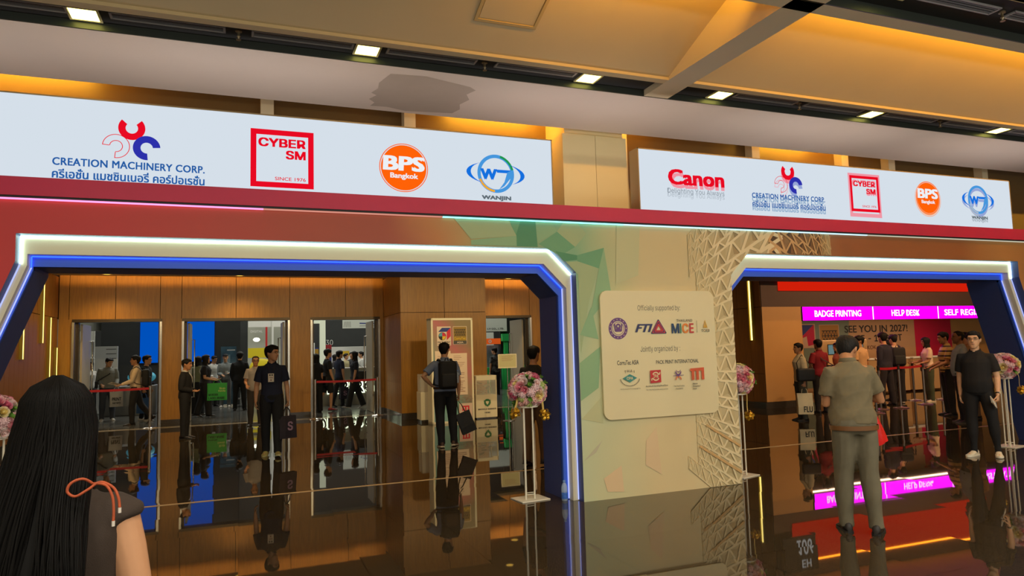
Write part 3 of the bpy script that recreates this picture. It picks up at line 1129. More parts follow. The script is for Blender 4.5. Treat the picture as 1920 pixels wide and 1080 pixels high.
# TPA red square
c.flat([(4.222, 1.202), (4.358, 1.208), (4.358, 1.345), (4.222, 1.342)], p.ny(), RE)
CRM = T('board_ink_cream', (224, 206, 162))
c.disc(4.29, 1.275, .05, p.ny(), CRM, 24, .036, 20, 150)
c.disc(4.29, 1.275, .05, p.ny(), CRM, 24, .036, 200, 330)
c.line((4.34, 1.295), (4.345, 1.32), .012, p.ny(), CRM)
c.line((4.24, 1.255), (4.235, 1.23), .012, p.ny(), CRM)
c.text('TPA', 4.258, 4.325, 1.255, 1.296, p.ny(), CRM, .03)
c.text('สมาคมการบรรจุภัณฑ์ไทย', 4.158, 4.44, 1.158, 1.183, p.ny(), K_B, .012)
c.text('THE THAI PACKAGING ASSOCIATION', 4.158, 4.44, 1.125, 1.138, p.ny(), K_G)
# purple and orange mark
c.disc(4.585, 1.315, .04, p.ny(), PU, 24, .026, 175, 365)
c.disc(4.585, 1.228, .04, p.ny(), T('ink_orange', (214, 120, 70)), 24, .026, -5, 185)
c.disc(4.585, 1.345, .035, p.ny(), PU, 24, .028, 200, 340)
c.line((4.515, 1.272), (4.655, 1.276), .006, p.ny(), PU)
c.disc(4.585, 1.273, .013, p.ny(), PU, 14)
c.text('The Thai Printing', 4.515, 4.655, 1.148, 1.166, p.ny(), K_G, .008)
c.text('Association', 4.54, 4.635, 1.122, 1.138, p.ny(), K_G, .008)
# orange m mark
OR = T('ink_messe_orange', (214, 92, 54))
c.flat([(4.745, 1.315), (4.93, 1.322), (4.93, 1.352), (4.745, 1.345)], p.ny(), OR)
for x in (4.778, 4.84, 4.912):
    c.flat([(x - .017, 1.215), (x + .017, 1.216), (x + .017, 1.335), (x - .017, 1.335)], p.ny(), OR)
for k, s_ in enumerate(('Messe', 'Düsseldorf', 'Asia')):
    c.text(s_, 4.77, 4.77 + (.062, .10, .045)[k], 1.165 - .027 * k, 1.183 - .027 * k, p.ny(), K_B, .012)
c.build('board', bd, bev=.0)
# ------------------------------------------------------------------ ceiling fittings
E_DL = emis('square_lamp', (255, 240, 120), 9)
M_DLF = mat('lamp_trim', (214, 205, 150), .35)


def square_light(loc, label, grp):
    t = thing('ceiling_downlight', label, 'downlight', loc, 0, grp)
    c = MB(M_DLF)
    for a in ((-.125, .125, -.125, -.105), (-.125, .125, .105, .125), (-.125, -.105, -.105, .105), (.105, .125, -.105, .105)):
        c.box(a[0], a[1], a[2], a[3], -.012, .03)
    c.build('frame', t)
    c = MB(E_DL)
    c.box(-.105, .105, -.105, .105, -.008, .02)
    c.build('lens', t)
    return t


lx = [(-1.25, 'square downlight in the black slot above the red and blue machinery logo'), (1.15, 'square downlight in the slot above the red framed square logo'),
      (3.57, 'square downlight in the slot just left of the ceiling beam'), (5.33, 'square downlight in the slot just right of the ceiling beam'),
      (7.74, 'square downlight in the slot above the red square logo on the right screen'), (10.2, 'square downlight in the slot above the last logo at the right')]
l0 = None
for x, lb in lx:
    if l0 is None:
        l0 = square_light((x, 6.66, 4.57), lb, 'square downlights of the slot')
    else:
        dup(l0, (x, 6.66, 4.57), None, lb)
dup(l0, (5.3, 4.14, 4.585), None, 'square downlight in the cross beam slot beside the amber panel')


def diffuser(x0, x1, y, z, label, proto=[None]):
    if proto[0] is None:
        t = thing('air_diffuser', label, 'air diffuser', (x0, y, z), 0, 'linear air diffusers')
        w, L = .13, .92
        c = MB(mat('diffuser_frame', (176, 176, 178), .4, metal=.3))
        c.box(0, L, -w / 2, -w / 2 + .014, -.014, .0)
        c.box(0, L, w / 2 - .014, w / 2, -.014, .0)
        c.box(0, .02, -w / 2, w / 2, -.014, .0)
        c.box(L - .02, L, -w / 2, w / 2, -.014, .0)
        c.build('frame', t)
        c = MB(mat('diffuser_blade', (120, 120, 124), .4, metal=.3))
        for k in (-.032, 0, .032):
            c.box(.02, L - .02, k - .005, k + .005, -.012, .0)
        c.build('blade', t)
        proto[0] = t
        return t
    return dup(proto[0], (x0, y, z), None, label)


dl = [(-2.28, 'at the left picture edge'), (-1.05, 'first after the lamp above the machinery logo'), (.09, 'before the lamp above the red framed logo'), (1.33, 'above the touch-up patch'), (2.46, 'just before the lamp left of the ceiling beam'),
      (5.50, 'first after the lamp right of the ceiling beam'), (6.58, 'above the doubled machinery logo'), (7.92, 'above the orange logo on the right screen'), (9.05, 'before the last lamp of the slot'), (10.38, 'after the last lamp of the slot')]
for x, s_ in dl:
    diffuser(x, x + .92, 6.60, 4.568, 'linear air diffuser in the black slot, ' + s_)
diffuser(5.52, 0, 4.14, 4.583, 'linear air diffuser in the cross beam slot beside its lamp')
diffuser(6.62, 0, 4.14, 4.583, 'linear air diffuser in the cross beam slot at the top right corner')
s0 = None
for x, y, z, lb in ((-.02, 6.60, 4.57, 'sprinkler hanging in the slot left of the second lamp'), (2.34, 6.60, 4.57, 'sprinkler hanging in the slot above the touch-up patch'), (6.47, 6.60, 4.57, 'sprinkler hanging in the slot above the right screen, between the beam and the next lamp'), (8.93, 6.60, 4.57, 'sprinkler hanging in the slot near its right end'), (6.53, 4.14, 4.585, 'sprinkler hanging in the cross beam slot')):
    if s0 is None:
        s0 = thing('ceiling_sprinkler', lb, 'sprinkler', (x, y, z), 0, 'sprinklers')
        c = MB(mat('sprinkler_brass', (150, 136, 110), .35, metal=.6))
        c.lathe([(.03, 0), (.03, -.012), (.012, -.014), (.012, -.05), (.018, -.055), (.006, -.075), (.006, -.082), (.022, -.084), (.022, -.09)], n=14)
        c.build('head', s0)
    else:
        dup(s0, (x, y, z), None, lb)


def coffer_z(y, z0=4.53):
    t = (6.3 - y) / 1.7
    return z0 + TH * (6.3 - y) + .02 * math.sin(math.pi * t)


# smoke detector on the amber panel, access hatch in the left panel
sd = thing('smoke_detector', 'cream smoke detector on the amber lit ceiling panel', 'smoke detector', (5.03, 5.04, coffer_z(5.04)))
sd.rotation_euler = (-math.atan(TH), 0, 0)
c = MB(mat('detector_cream', (226, 214, 180), .5))
c.lathe([(.07, 0), (.07, -.018), (.062, -.022), (.055, -.028)], n=24)
c.build('base', sd)
c = MB(mat('detector_cream', (226, 214, 180), .5))
c.lathe([(.055, -.028), (.05, -.05), (.03, -.058), (.001, -.058)], n=24)
for k in range(8):
    a = k * math.pi / 4
    c.box(.045 * math.cos(a) - .006, .045 * math.cos(a) + .006, .045 * math.sin(a) - .006, .045 * math.sin(a) + .006, -.05, -.03, M_BLACK)
c.build('sensor', sd)
hp = [(2.02, 5.92), (2.62, 5.92), (2.62, 4.98), (2.02, 4.98)]
ah = thing('access_hatch', 'square access hatch in the sloping cream ceiling panel', 'access hatch', (2.32, 5.45, coffer_z(5.45) - .012))
ah.rotation_euler = (-math.atan(TH), 0, 0)
c = MB(M_COFFER)
c.box(-.27, .27, -.42, .48, 0, .012)
c.build('lid', ah)
c = MB(mat('hatch_frame', (184, 160, 106), .6))
for a in ((-.31, .31, -.46, -.43), (-.31, .31, .49, .52), (-.31, -.28, -.43, .49), (.28, .31, -.43, .49)):
    c.box(a[0], a[1], a[2], a[3], -.008, .012)
c.build('frame', ah)

# ------------------------------------------------------------------ barrier posts
M_BELT = mat('red_belt', (176, 14, 30), .6)


def post(x, y, label, grp, belt_to=None, h=.98, col=M_STEEL):
    t = thing('barrier_post', label, 'barrier post', (x, y, 0), 0, grp)
    c = MB(col)
    c.lathe([(.001, .0), (.17, .0), (.172, .008), (.16, .018), (.05, .03), (.034, .045), (.001, .045)], n=28)
    c.build('base', t)
    c = MB(col)
    c.cyl(0, 0, .04, h - .08, .028, 18)
    c.build('pole', t)
    c = MB(M_DKSTEEL if col is not M_STEEL else col)
    c.cyl(0, 0, h - .09, h, .033, 18)
    c.cyl(0, 0, h, h + .012, .036, 18)
    c.build('head', t)
    if belt_to:
        dx, dy = belt_to[0] - x, belt_to[1] - y
        L = math.hypot(dx, dy)
        c = MB(M_BELT)
        n = 8
        ux, uy = dx / L, dy / L
        rows = []
        for k in range(n + 1):
            s_ = .034 + (L - .068) * k / n
            dz = -.012 * math.sin(math.pi * k / n)
            rows.append([(ux * s_, uy * s_, h - .075 + dz), (ux * s_, uy * s_, h - .022 + dz)])
        c.grid(rows, None, False)
        c.grid([[(p[0] - uy * .003, p[1] + ux * .003, p[2]) for p in r] for r in rows], None, False)
        c.build('belt', t)
    return t


post(-3.62, 18.75, 'steel barrier post at the far side of the leftmost doorway, partly behind hair', 'doorway barrier posts', None)
post(-1.96, 18.75, 'steel barrier post with red belt in the leftmost doorway', 'doorway barrier posts', (-3.62, 18.75))
post(1.79, 18.45, 'steel barrier post at the left of the doorway with backlit letters', 'doorway barrier posts')
post(3.36, 18.45, 'steel barrier post at the right of the doorway with backlit letters, red belt', 'doorway barrier posts', (1.79, 18.45))
# queue of the registration desk
q = [(13.72, 12.13, 'queue barrier post between the grey-shirted back and the navy jumper', (14.36, 12.14)), (14.36, 12.14, 'queue barrier post in front of the person in the navy jumper', None),
     (12.93, 11.55, 'queue barrier post with black head beside the khaki grey shirt', None), (15.53, 12.45, 'queue barrier post in front of the white-shirted backpack wearer', (14.36, 12.14)),
     (16.35, 13.4, 'queue barrier post beside the white tee, farther back', None), (17.1, 13.2, 'queue barrier post behind the person in the white tee', None)]
for x, y, lb, bt in q:
    post(x, y, lb, 'queue barrier posts', bt, col=mat('queue_post_metal', (150, 140, 132), .3, metal=.9))

# ------------------------------------------------------------------ flower stands
fr = random.Random(11)


def rose_mesh(name, col, col2, r=.045, layers=4):
    c = MB(None)
    m1, m2 = mat(name + '_petal', col, .6, noise=.08, scale=30), mat(name + '_inner', col2, .6)
    for L in range(layers):
        t = L / (layers - 1)
        rr = r * (1 - .62 * t)
        npet = 6 - L
        for k in range(max(3, npet)):
            a0 = 2 * math.pi * (k + .5 * (L % 2)) / max(3, npet)
            wd = 2 * math.pi / max(3, npet) * .68
            rows = []
            for i in range(4):
                u = i / 3
                zz = -.2 * r + (1.0 + .28 * t) * r * u
                ra = rr * (.45 + .55 * math.sin(u * math.pi / 2)) * (1.06 if i < 3 else 1.16)
                row = []
                for j in range(5):
                    v = j / 4 - .5
                    a = a0 + v * wd * 2 * (1 - .25 * (u > .9))
                    row.append((ra * math.cos(a), ra * math.sin(a), zz - (.22 * r * (2 * v) ** 2 if i == 3 else 0)))
                rows.append(row)
            c.grid(rows, m1 if L < layers - 2 else m2, True)
    c.ell((0, 0, .55 * r), (r * .28, r * .28, r * .5), 8, 5, m2)
    return c.mesh(name)


def cluster_mesh(name, col):
    c = MB(mat(name + '_petal', col, .6, noise=.15, scale=25))
    rr_ = random.Random(5)
    for k in range(26):
        ph = math.acos(1 - 1.3 * (k + .5) / 26)
        th = k * 2.39996
        n = V((math.sin(ph) * math.cos(th), math.sin(ph) * math.sin(th), math.cos(ph)))
        a = n.orthogonal().normalized()
        bb = n.cross(a)
        o = n * .042
        for q_ in range(4):
            w = rr_.uniform(0, .5) + q_ * math.pi / 2
            d = a * math.cos(w) + bb * math.sin(w)
            e = n.cross(d)
            c.add([o, o + d * .012 + e * .007 + n * .002, o + d * .019 + n * .005, o + d * .012 - e * .007 + n * .002], [(0, 1, 2, 3)], None, True)
    c.ell((0, 0, 0), (.036, .036, .036), 10, 6)
    return c.mesh(name)


def leaf_mesh():
    c = MB(mat('flower_leaf', (96, 140, 50), .5, noise=.2, scale=20))
    for k in range(7):
        a = k * 2.4
        L = .05 + .012 * (k % 3)
        d = V((math.cos(a) * .5, math.sin(a) * .5, .9)).normalized()
        e = d.cross(V((0, 0, 1))).normalized()
        up = e.cross(d)
        rows = []
        for i in range(5):
            u = i / 4
            w = .016 * math.sin(math.pi * (u * .9 + .05))
            o = d * (L * u) + up * (.01 * math.sin(u * 3))
            rows.append([o - e * w + up * .003, o, o + e * w + up * .003])
        c.grid(rows, None, True)
    return c.mesh('leaf_sprig')


FM = [('rose', rose_mesh('pink_rose', (246, 180, 186), (236, 138, 158))), ('rose', rose_mesh('deep_pink_rose', (232, 140, 160), (214, 96, 126), .042)), ('rose', rose_mesh('cream_rose', (250, 236, 190), (244, 222, 140), .048)),
      ('rose', rose_mesh('white_rose', (246, 232, 226), (244, 210, 206), .044)), ('hydrangea', cluster_mesh('pink_hydrangea', (244, 206, 208))), ('hydrangea', cluster_mesh('blush_hydrangea', (248, 190, 184))), ('hydrangea', cluster_mesh('green_hydrangea', (190, 204, 120))), ('leaf_sprig', leaf_mesh())]


def bow_mesh():
    c = MB(mat('gold_ribbon', (226, 176, 52), .28, metal=.55, noise=.15, scale=30))
    for k in range(15):
        ph = math.acos(1 - 2 * (k + .5) / 15)
        th = k * 2.39996
        d = V((math.sin(ph) * math.cos(th), math.sin(ph) * math.sin(th), math.cos(ph)))
        s_ = d.orthogonal().normalized() * .014
        n = d.cross(s_).normalized()
        rows = []
        for i in range(9):
            a = -math.pi + 2 * math.pi * i / 8
            o = d * (.034 * (1 + math.cos(a))) + n * (.020 * math.sin(a))
            rows.append([o - s_, o + s_])
        c.grid(rows, None, True)
    return c.mesh('bow')


BOW = bow_mesh()
M_ROD = mat('white_rod', (236, 228, 206), .4)


def flower_stand(x, y, rz, label, seed, ribbons, yellow=False):
    t = thing('flower_stand', label, 'flower stand', (x, y, 0), rz, 'flower stands at the archway legs')
    c = MB(M_ROD)
    c.box(-.17, .17, -.14, .14, 0, .012)
    c.build('base_plate', t, bev=.003)
    for k, (rx, ry) in enumerate(((-.075, -.04), (-.025, .045), (.03, -.045), (.075, .04))):
        c = MB(M_ROD)
        c.cyl(rx, ry, .012, 1.0, .0095, 10)
        c.build('rod', t)
    c = MB(M_ROD)
    for z in (.06, .98):
        c.tube([(-.075, -.04, z), (-.025, .045, z), (.075, .04, z), (.03, -.045, z), (-.075, -.04, z)], .005, 6)
    c.cyl(0, 0, .985, 1.0, .11, 20)
    c.build('brace', t)
    c = MB(mat('flower_foam', (60, 78, 40), .9))
    c.ell((0, 0, 1.165), (.165, .165, .15), 16, 10)
    c.build('foam_ball', t)
    g = random.Random(seed)
    n = 84
    for k in range(n):
        zc = 1 - 1.86 * (k + .5) / n
        th = k * 2.39996 + g.uniform(-.1, .1)
        r = math.sqrt(max(0, 1 - zc * zc))
        d = V((r * math.cos(th), r * math.sin(th), zc))
        w = g.choices(range(8), [5, 3, 5, 5, 5, 5, 1.4, 2.2])[0]
        nm, me = FM[w]
        o = bpy.data.objects.new(nm, me)
        COL.objects.link(o)
        o.parent = t
        o.location = V((d.x * .17, d.y * .17, 1.165 + d.z * .155))
        o.rotation_euler = d.to_track_quat('Z', 'Y').to_euler()
        s_ = g.uniform(.85, 1.2)
        o.scale = (s_, s_, s_)
    for k, (bx, by, bz) in enumerate(ribbons):
        c = MB(mat('yellow_ribbon', (236, 210, 70), .4) if yellow else mat('pale_gold_ribbon', (222, 190, 110), .4))
        px, pz = bx * .8, 1.09
        rows = []
        for i in range(8):
            u = i / 7
            xx, yy, zz = px + (bx - px) * u, by * .8 + by * .2 * u - .01 * math.sin(u * 6), pz + (bz - pz) * u
            rows.append([(xx - .013, yy, zz), (xx + .013, yy + .004, zz)])
        c.grid(rows, None, True)
        c.build('ribbon', t)
        o = bpy.data.objects.new('bow', BOW)
        COL.objects.link(o)
        o.parent = t
        o.location = (bx, by, bz)
        o.rotation_euler = (g.uniform(0, 1), g.uniform(0, 1), g.uniform(0, 6))
    return t


flower_stand(2.94, 7.17, .1, 'flower stand with gold bows beside the right leg of the left archway', 1, [(-.19, -.06, .93), (.155, -.10, .90)])
flower_stand(5.73, 7.15, .3, 'flower stand half hidden by the lattice edge of the pier', 2, [(.13, -.06, .72), (-.15, .1, .8)])
flower_stand(10.50, 7.10, .2, 'flower stand behind the person in black with white shoes', 3, [(.04, -.2, .82), (-.15, .1, .8)])
flower_stand(-1.93, 7.15, .0, 'flower stand with yellow ribbon at the left picture edge, behind the long-haired person', 4, [(.02, -.19, .72), (-.16, .05, .8)], True)

# ------------------------------------------------------------------ poster stand, bin, sign holder, small counter, bottle
ps = thing('poster_stand', 'tall white framed poster stand with two show logos in front of the wood pier', 'poster stand', (4.5, 15.36, 0), .06)
M_PFR = mat('poster_frame_white', (226, 216, 186), .4)
c = MB(M_PFR)
for x0, x1, z0, z1 in ((-.50, -.455, 0, 2.36), (.455, .50, 0, 2.36), (-.5, .5, 2.31, 2.36), (-.5, .5, 0, .05)):
    c.box(x0, x1, 0, .32, z0, z1)
c.build('frame', ps, bev=.004)
c = MB(mat('poster_edge_red', (150, 30, 30), .6))
c.box(-.497, -.493, .03, .29, .06, 2.3)
c.box(-.455, .455, .30, .31, .05, 2.31)
c.build('side_panel', ps)


def poster_mat():
    m = bpy.data.materials.new('poster_print')
    m.use_nodes = True
    nt = m.node_tree
    N, Lk = nt.nodes.new, nt.links.new
    bb = nt.nodes['Principled BSDF']
    bb.inputs['Roughness'].default_value = .4
    tc = N('ShaderNodeTexCoord')
    mp = N('ShaderNodeMapping')
    mp.inputs['Rotation'].default_value = (0, R(35), 0)
    Lk(tc.outputs['Object'], mp.inputs[0])
    sp = N('ShaderNodeSeparateXYZ')
    Lk(mp.outputs[0], sp.inputs[0])
    mr = N('ShaderNodeMapRange')
    mr.inputs['From Min'].default_value = -.2
    mr.inputs['From Max'].default_value = 2.0
    nz = N('ShaderNodeTexNoise')
    nz.inputs['Scale'].default_value = 2
    Lk(tc.outputs['Object'], nz.inputs['Vector'])
    ad = N('ShaderNodeMath')
    ad.operation = 'MULTIPLY_ADD'
    ad.inputs[1].default_value = .3
    Lk(nz.outputs['Fac'], ad.inputs[0])
    Lk(sp.outputs['X'], ad.inputs[2])
    Lk(ad.outputs[0], mr.inputs['Value'])
    r = N('ShaderNodeValToRGB')
    e = r.color_ramp.elements
    st = [(0, (130, 170, 175)), (.3, (110, 160, 150)), (.5, (160, 130, 104)), (.62, (180, 104, 104)), (.78, (140, 122, 84)), (1, (130, 112, 76))]
    while len(e) < len(st):
        e.new(.5)
    for k, (x, cc) in enumerate(st):
        e[k].position = x
        e[k].color = lin(cc)
    Lk(mr.outputs[0], r.inputs[0])
    Lk(r.outputs[0], bb.inputs['Base Color'])
    return m


c = MB(poster_mat())
c.box(-.455, .455, .004, .02, .05, 2.31)
p = Pan(c, .0035)
W_ = T('poster_paper', (222, 200, 178))
BK, BL, RD, YE = T('print_black', (40, 38, 40)), T('print_blue', (40, 58, 130)), T('print_red', (206, 40, 60)), T('print_yellow', (226, 186, 50))
c.flat([(-.36, 1.74), (-.03, 1.74), (-.03, 2.17), (-.36, 2.17)], p.ny(), W_)
c.flat([(-.33, 2.05), (-.24, 2.14), (-.035, 2.14), (-.13, 2.05)], p.ny(), BL)
c.flat([(-.13, 2.05), (-.035, 2.14), (-.035, 1.95), (-.13, 1.86)], p.ny(), RD)
for k, m in enumerate((RD, T('print_cyan', (90, 160, 180)), BK, YE)):
    c.disc(-.235, 1.95, .085, p.ny(), m, 32, 0, 90 * k, 90 * k + 90)
c.disc(-.235, 1.95, .09, p.ny(), BK, 32, .082)
c.text('PACK PRINT', -.345, -.045, 1.795, 1.835, p.ny(), BK, .03)
c.text('INTERNATIONAL', -.345, -.045, 1.757, 1.782, p.ny(), BK, .01)
c.flat([(.02, 1.76), (.355, 1.76), (.355, 2.17), (.02, 2.17)], p.ny(), W_)
c.flat([(.03, 1.77), (.345, 1.77), (.345, 2.16), (.03, 2.16)], p.ny(), T('print_ochre', (150, 120, 50)))
for z in (1.965, 2.035, 2.10):
    c.line((.05, z), (.325, z), .011, p.ny(), BK)
for k in range(6):
    x0 = .06 + .043 * k
    c.line((x0, 2.035), (x0 + .021, 2.10), .009, p.ny(), BK)
    c.line((x0 + .021, 2.10), (x0 + .043, 2.035), .009, p.ny(), BK)
    c.line((x0, 2.035), (x0 + .021, 1.965), .009, p.ny(), BK)
    c.line((x0 + .021, 1.965), (x0 + .043, 2.035), .009, p.ny(), BK)
c.text('CorruTec', .045, .33, 1.865, 1.925, p.ny(), YE, .02)
c.flat([(.03, 1.77), (.345, 1.77), (.345, 1.84), (.03, 1.84)], p.ny(), T('print_dark_grey', (80, 76, 70)))
c.text('ASIA', .11, .265, 1.783, 1.825, p.ny(), W_, .02)
c.flat([(-.42, .62), (.345, .62), (.345, 1.56), (-.05, 1.56), (-.05, 1.62), (-.42, 1.62)], p.ny(), W_)
ln = random.Random(4)
for k in range(22):
    z = 1.50 - .038 * k
    if k in (3, 8, 14):
        continue
    c.line((.02, z), (.10 + ln.uniform(.05, .2), z), .008, p.ny(), T('print_text_grey', (150, 110, 100)))
    c.line((-.36, z), (-.10 + ln.uniform(0, .08), z), .008, p.ny(), T('print_text_grey', (150, 110, 100)))
for k in range(60):
    x, z = ln.uniform(-.1, .43), ln.uniform(.46, .6)
    c.line((x, z), (x + ln.uniform(-.06, .06), z + ln.uniform(-.05, .05)), .006, p.ny(), T('print_text_grey', (150, 110, 100)))
c.flat([(.12, .08), (.44, .08), (.44, .43), (.12, .43)], p.ny(), T('poster_blush', (214, 186, 170)))
c.flat([(.19, .345), (.37, .345), (.37, .375), (.19, .375)], p.ny(), RD)
for x in (.215, .28, .35):
    c.flat([(x - .018, .26), (x + .018, .26), (x + .018, .36), (x - .018, .36)], p.ny(), RD)
c.build('poster', ps)

sc_ = thing('display_counter', 'narrow cream counter with a leaflet holder left of the poster stand', 'counter', (3.97, 16.0, 0))
c = MB(M_PFR)
c.box(-.10, .12, -.15, .25, .06, .69)
c.box(-.09, .11, -.14, .24, 0, .06, M_STONE)
c.build('body', sc_, bev=.004)
c = MB(mat('clear_acrylic', (235, 235, 225), .1, alpha=.35))
c.box(-.09, .11, -.12, .2, .69, 1.1)
c.build('leaflet_holder', sc_)

rb = thing('recycling_bin', 'white badge recycling bin with a clear box on top, right of the poster stand', 'recycling bin', (5.47, 15.9, 0), .05)
c = MB(M_PFR)
c.box(-.27, .27, 0, .45, .03, .56)
c.box(-.25, .25, .02, .43, 0, .03, M_STONE)
p = Pan(c, -.001)
GR = T('recycle_green', (52, 118, 74))
for k in range(3):
    a = R(90 + 120 * k)
    cx_, cz_, r_ = 0.02, .375, .088
    P_ = [(cx_ + r_ * math.cos(a + d), cz_ + r_ * math.sin(a + d)) for d in (R(-52), R(-20), R(20), R(52))]
    Q_ = [(cx_ + .58 * r_ * math.cos(a + d), cz_ + .58 * r_ * math.sin(a + d)) for d in (R(52), R(-52))]
    c.flat(P_[:4] + Q_, p.ny(), GR)
    e = R(90 + 120 * k - 62)
    c.flat([(cx_ + 1.25 * r_ * math.cos(e + .22), cz_ + 1.25 * r_ * math.sin(e + .22)), (cx_ + .4 * r_ * math.cos(e + .2), cz_ + .4 * r_ * math.sin(e + .2)), (cx_ + .95 * r_ * math.cos(e - .25), cz_ + .95 * r_ * math.sin(e - .25))], p.ny(), GR)
c.text('RECYCLE BADGES', -.22, .24, .205, .24, p.ny(), K_B, .04)
c.text('HERE', -.05, .09, .125, .155, p.ny(), K_B, .03)
c.build('body', rb, bev=.003)
c = MB(M_PFR)
for x0, x1, y0, y1 in ((-.27, -.245, 0, .03), (.245, .27, 0, .03), (-.27, -.245, .42, .45), (.245, .27, .42, .45)):
    c.box(x0, x1, y0, y1, .56, 1.0)
c.box(-.27, .27, 0, .45, .97, 1.01)
c.box(-.27, .27, 0, .03, .90, .97)
c.build('frame', rb)
c = MB(mat('clear_pane', (230, 235, 225), .05, alpha=.25))
c.box(-.245, .245, .005, .01, .56, .9)
c.box(-.262, -.258, .03, .42, .56, .97)
c.box(.258, .262, .03, .42, .56, .97)
c.build('pane', rb)
c = MB(mat('collected_badges', (210, 214, 196), .5, noise=.2, scale=20))
for k in range(14):
    x, y, z = ln.uniform(-.18, .18), ln.uniform(.08, .38), .565 + .02 * k
    c.box(-.06, .06, -.045, .045, 0, .006, M=Matrix.Translation((x, y, z)) @ Euler((ln.uniform(-.3, .3), ln.uniform(-.3, .3), ln.uniform(0, 3))).to_matrix().to_4x4())
c.build('badge_heap', rb)

ss = thing('sign_holder', 'slim floor stand holding a small lit-looking notice beside the recycling bin', 'sign stand', (5.72, 15.1, 0))
c = MB(M_STEEL)
c.lathe([(.001, 0), (.14, 0), (.14, .01), (.02, .02), (.001, .02)], n=24)
c.build('base', ss)
c = MB(M_STEEL)
c.cyl(0, 0, .02, 1.2, .011, 12)
c.build('pole', ss)
c = MB(M_PFR)
for a in ((-.225, .225, 1.19, 1.21), (-.225, .225, 1.49, 1.51), (-.225, -.205, 1.21, 1.49), (.205, .225, 1.21, 1.49)):
    c.box(a[0], a[1], -.012, .012, a[2], a[3])
c.build('frame', ss)
c = MB(T('notice_paper', (190, 184, 140)))
c.box(-.205, .205, -.004, .006, 1.21, 1.49)
p = Pan(c, -.0045)
for k in range(4):
    c.line((-.14, 1.45 - .03 * k), (.14 - .04 * (k % 2), 1.45 - .03 * k), .006, p.ny(), T('print_text_grey', (150, 110, 100)))
c.build('notice', ss)

wb = thing('water_bottle', 'small plastic water bottle with blue label standing by the blue archway leg', 'bottle', (3.235, 6.93, 0))
c = MB(mat('clear_plastic', (200, 220, 240), .06, alpha=.45, spec=.6))
c.lathe([(.001, 0), (.030, 0), (.033, .006), (.033, .07), (.031, .075), (.033, .08), (.033, .13), (.03, .155), (.018, .178), (.013, .186), (.013, .198), (.001, .198)], n=22)
c.build('body', wb)
c = MB(mat('bottle_label', (60, 110, 200), .4, noise=.2, scale=40))
c.lathe([(.0335, .022), (.0338, .024), (.0338, .085), (.0335, .087)], n=22)
c.build('label', wb)
c = MB(mat('bottle_cap', (120, 160, 220), .4))
c.lathe([(.001, .212), (.0145, .212), (.015, .208), (.015, .192), (.0135, .19)], n=18)
c.build('cap', wb)

# ------------------------------------------------------------------ registration: magenta sign, red glowing panel, 106 sign, desks, wall print
E_MAG = emis('magenta_sign', (255, 0, 248), 3.2)
E_SW = emis('sign_lettering_white', (255, 240, 255), 2.2)
cells = [(13.22, 15.575, 'BADGE PRINTING', 13.60, 15.17), (15.605, 17.985, 'HELP DESK', 16.25, 17.28), (18.015, 21.0, 'SELF REGISTRATION', 18.24, 20.85)]
sg = thing('registration_sign', 'long glowing magenta sign over the registration desks', 'lit sign', (0, 13.84, 2.13))
c = MB(M_BLACK)
c.box(13.21, 21.01, -.02, .12, -.01, .35)
c.build('casing', sg)
for x0, x1, tx, a, d in cells:
    c = MB(E_MAG)
    c.box(x0, x1, -.026, -.02, 0, .34)
    c.text(tx, a, d, .085, .25, -.0275, E_SW, .022)
    c.build('sign_panel', sg)
c = MB(E_SW)
for x in (15.59, 18.0):
    c.box(x - .012, x + .012, -.027, -.02, 0, .34)
c.build('divider', sg)

rp_ = thing('red_fabric_panel', 'long red fabric panel, glow put into its colour, on the dark fascia above the magenta sign', 'light panel', (0, 13.84, 2.88))
c = MB(emis('red_fabric_glow', (236, 36, 12), .75))  # red glow put into the material instead of lamps lighting it
for x0, x1 in ((12.5, 14.35), (14.36, 16.8), (16.81, 19.25)):
    c.box(x0, x1, -.03, 0, 0, .82)
c.build('fabric', rp_)
c = MB(emis('orange_light_line', (255, 140, 30), 9))
c.box(12.5, 19.25, -.034, -.008, .825, .86)
c.build('light_strip', rp_)
hs = thing('hall_number_sign', 'dark hanging sign reading EH 106, seen mirrored in the floor', 'hall sign', (12.2, 13.6, 3.09))
c = MB(M_BLACK)
c.box(-.2, .78, 0, .06, 0, .78)
c.text('106', .2, .66, .08, .40, -.002, emis('sign_white_glow', (220, 220, 215), .8), .02)
c.text('EH', .28, .56, .52, .70, -.002, emis('sign_white_glow', (220, 220, 215), .8), .02)
c.build('panel', hs)

wp = thing('wall_graphic', 'printed wall graphic reading SEE YOU IN 2027 behind the queue', 'wall graphic', (0, 16.49, 0))
c = MB(T('graphic_tan', (188, 150, 112)))
c.box(15.5, 20.33, -.012, 0, .1, 2.46)
c.box(20.33, 22.0, -.012, 0, .1, 2.46, T('graphic_crimson', (196, 16, 66)))
p = Pan(c, -.0125)
c.flat([(15.6, .2), (17.3, .2), (17.6, 2.45), (15.6, 2.45)], p.ny(), T('graphic_teal', (120, 136, 120)))
c.flat([(15.66, 1.4), (16.2, 1.4), (16.2, 2.12), (15.66, 2.12)], p.ny(), T('graphic_frame', (206, 170, 140)))
c.flat([(15.68, 1.42), (16.16, 1.5), (16.16, 2.09), (15.68, 2.09)], p.ny(), T('graphic_crimson', (196, 16, 66)))
c.flat([(15.68, 1.75), (16.14, 2.09), (15.68, 2.09)], p.ny(), BL)
c.flat([(15.7, 1.42), (15.9, 1.45), (15.86, 1.75), (15.7, 1.7)], p.ny(), T('graphic_frame', (206, 170, 140)))
c.flat([(16.36, 1.4), (17.14, 1.4), (17.14, 2.09), (16.36, 2.09)], p.ny(), T('graphic_frame', (206, 170, 140)))
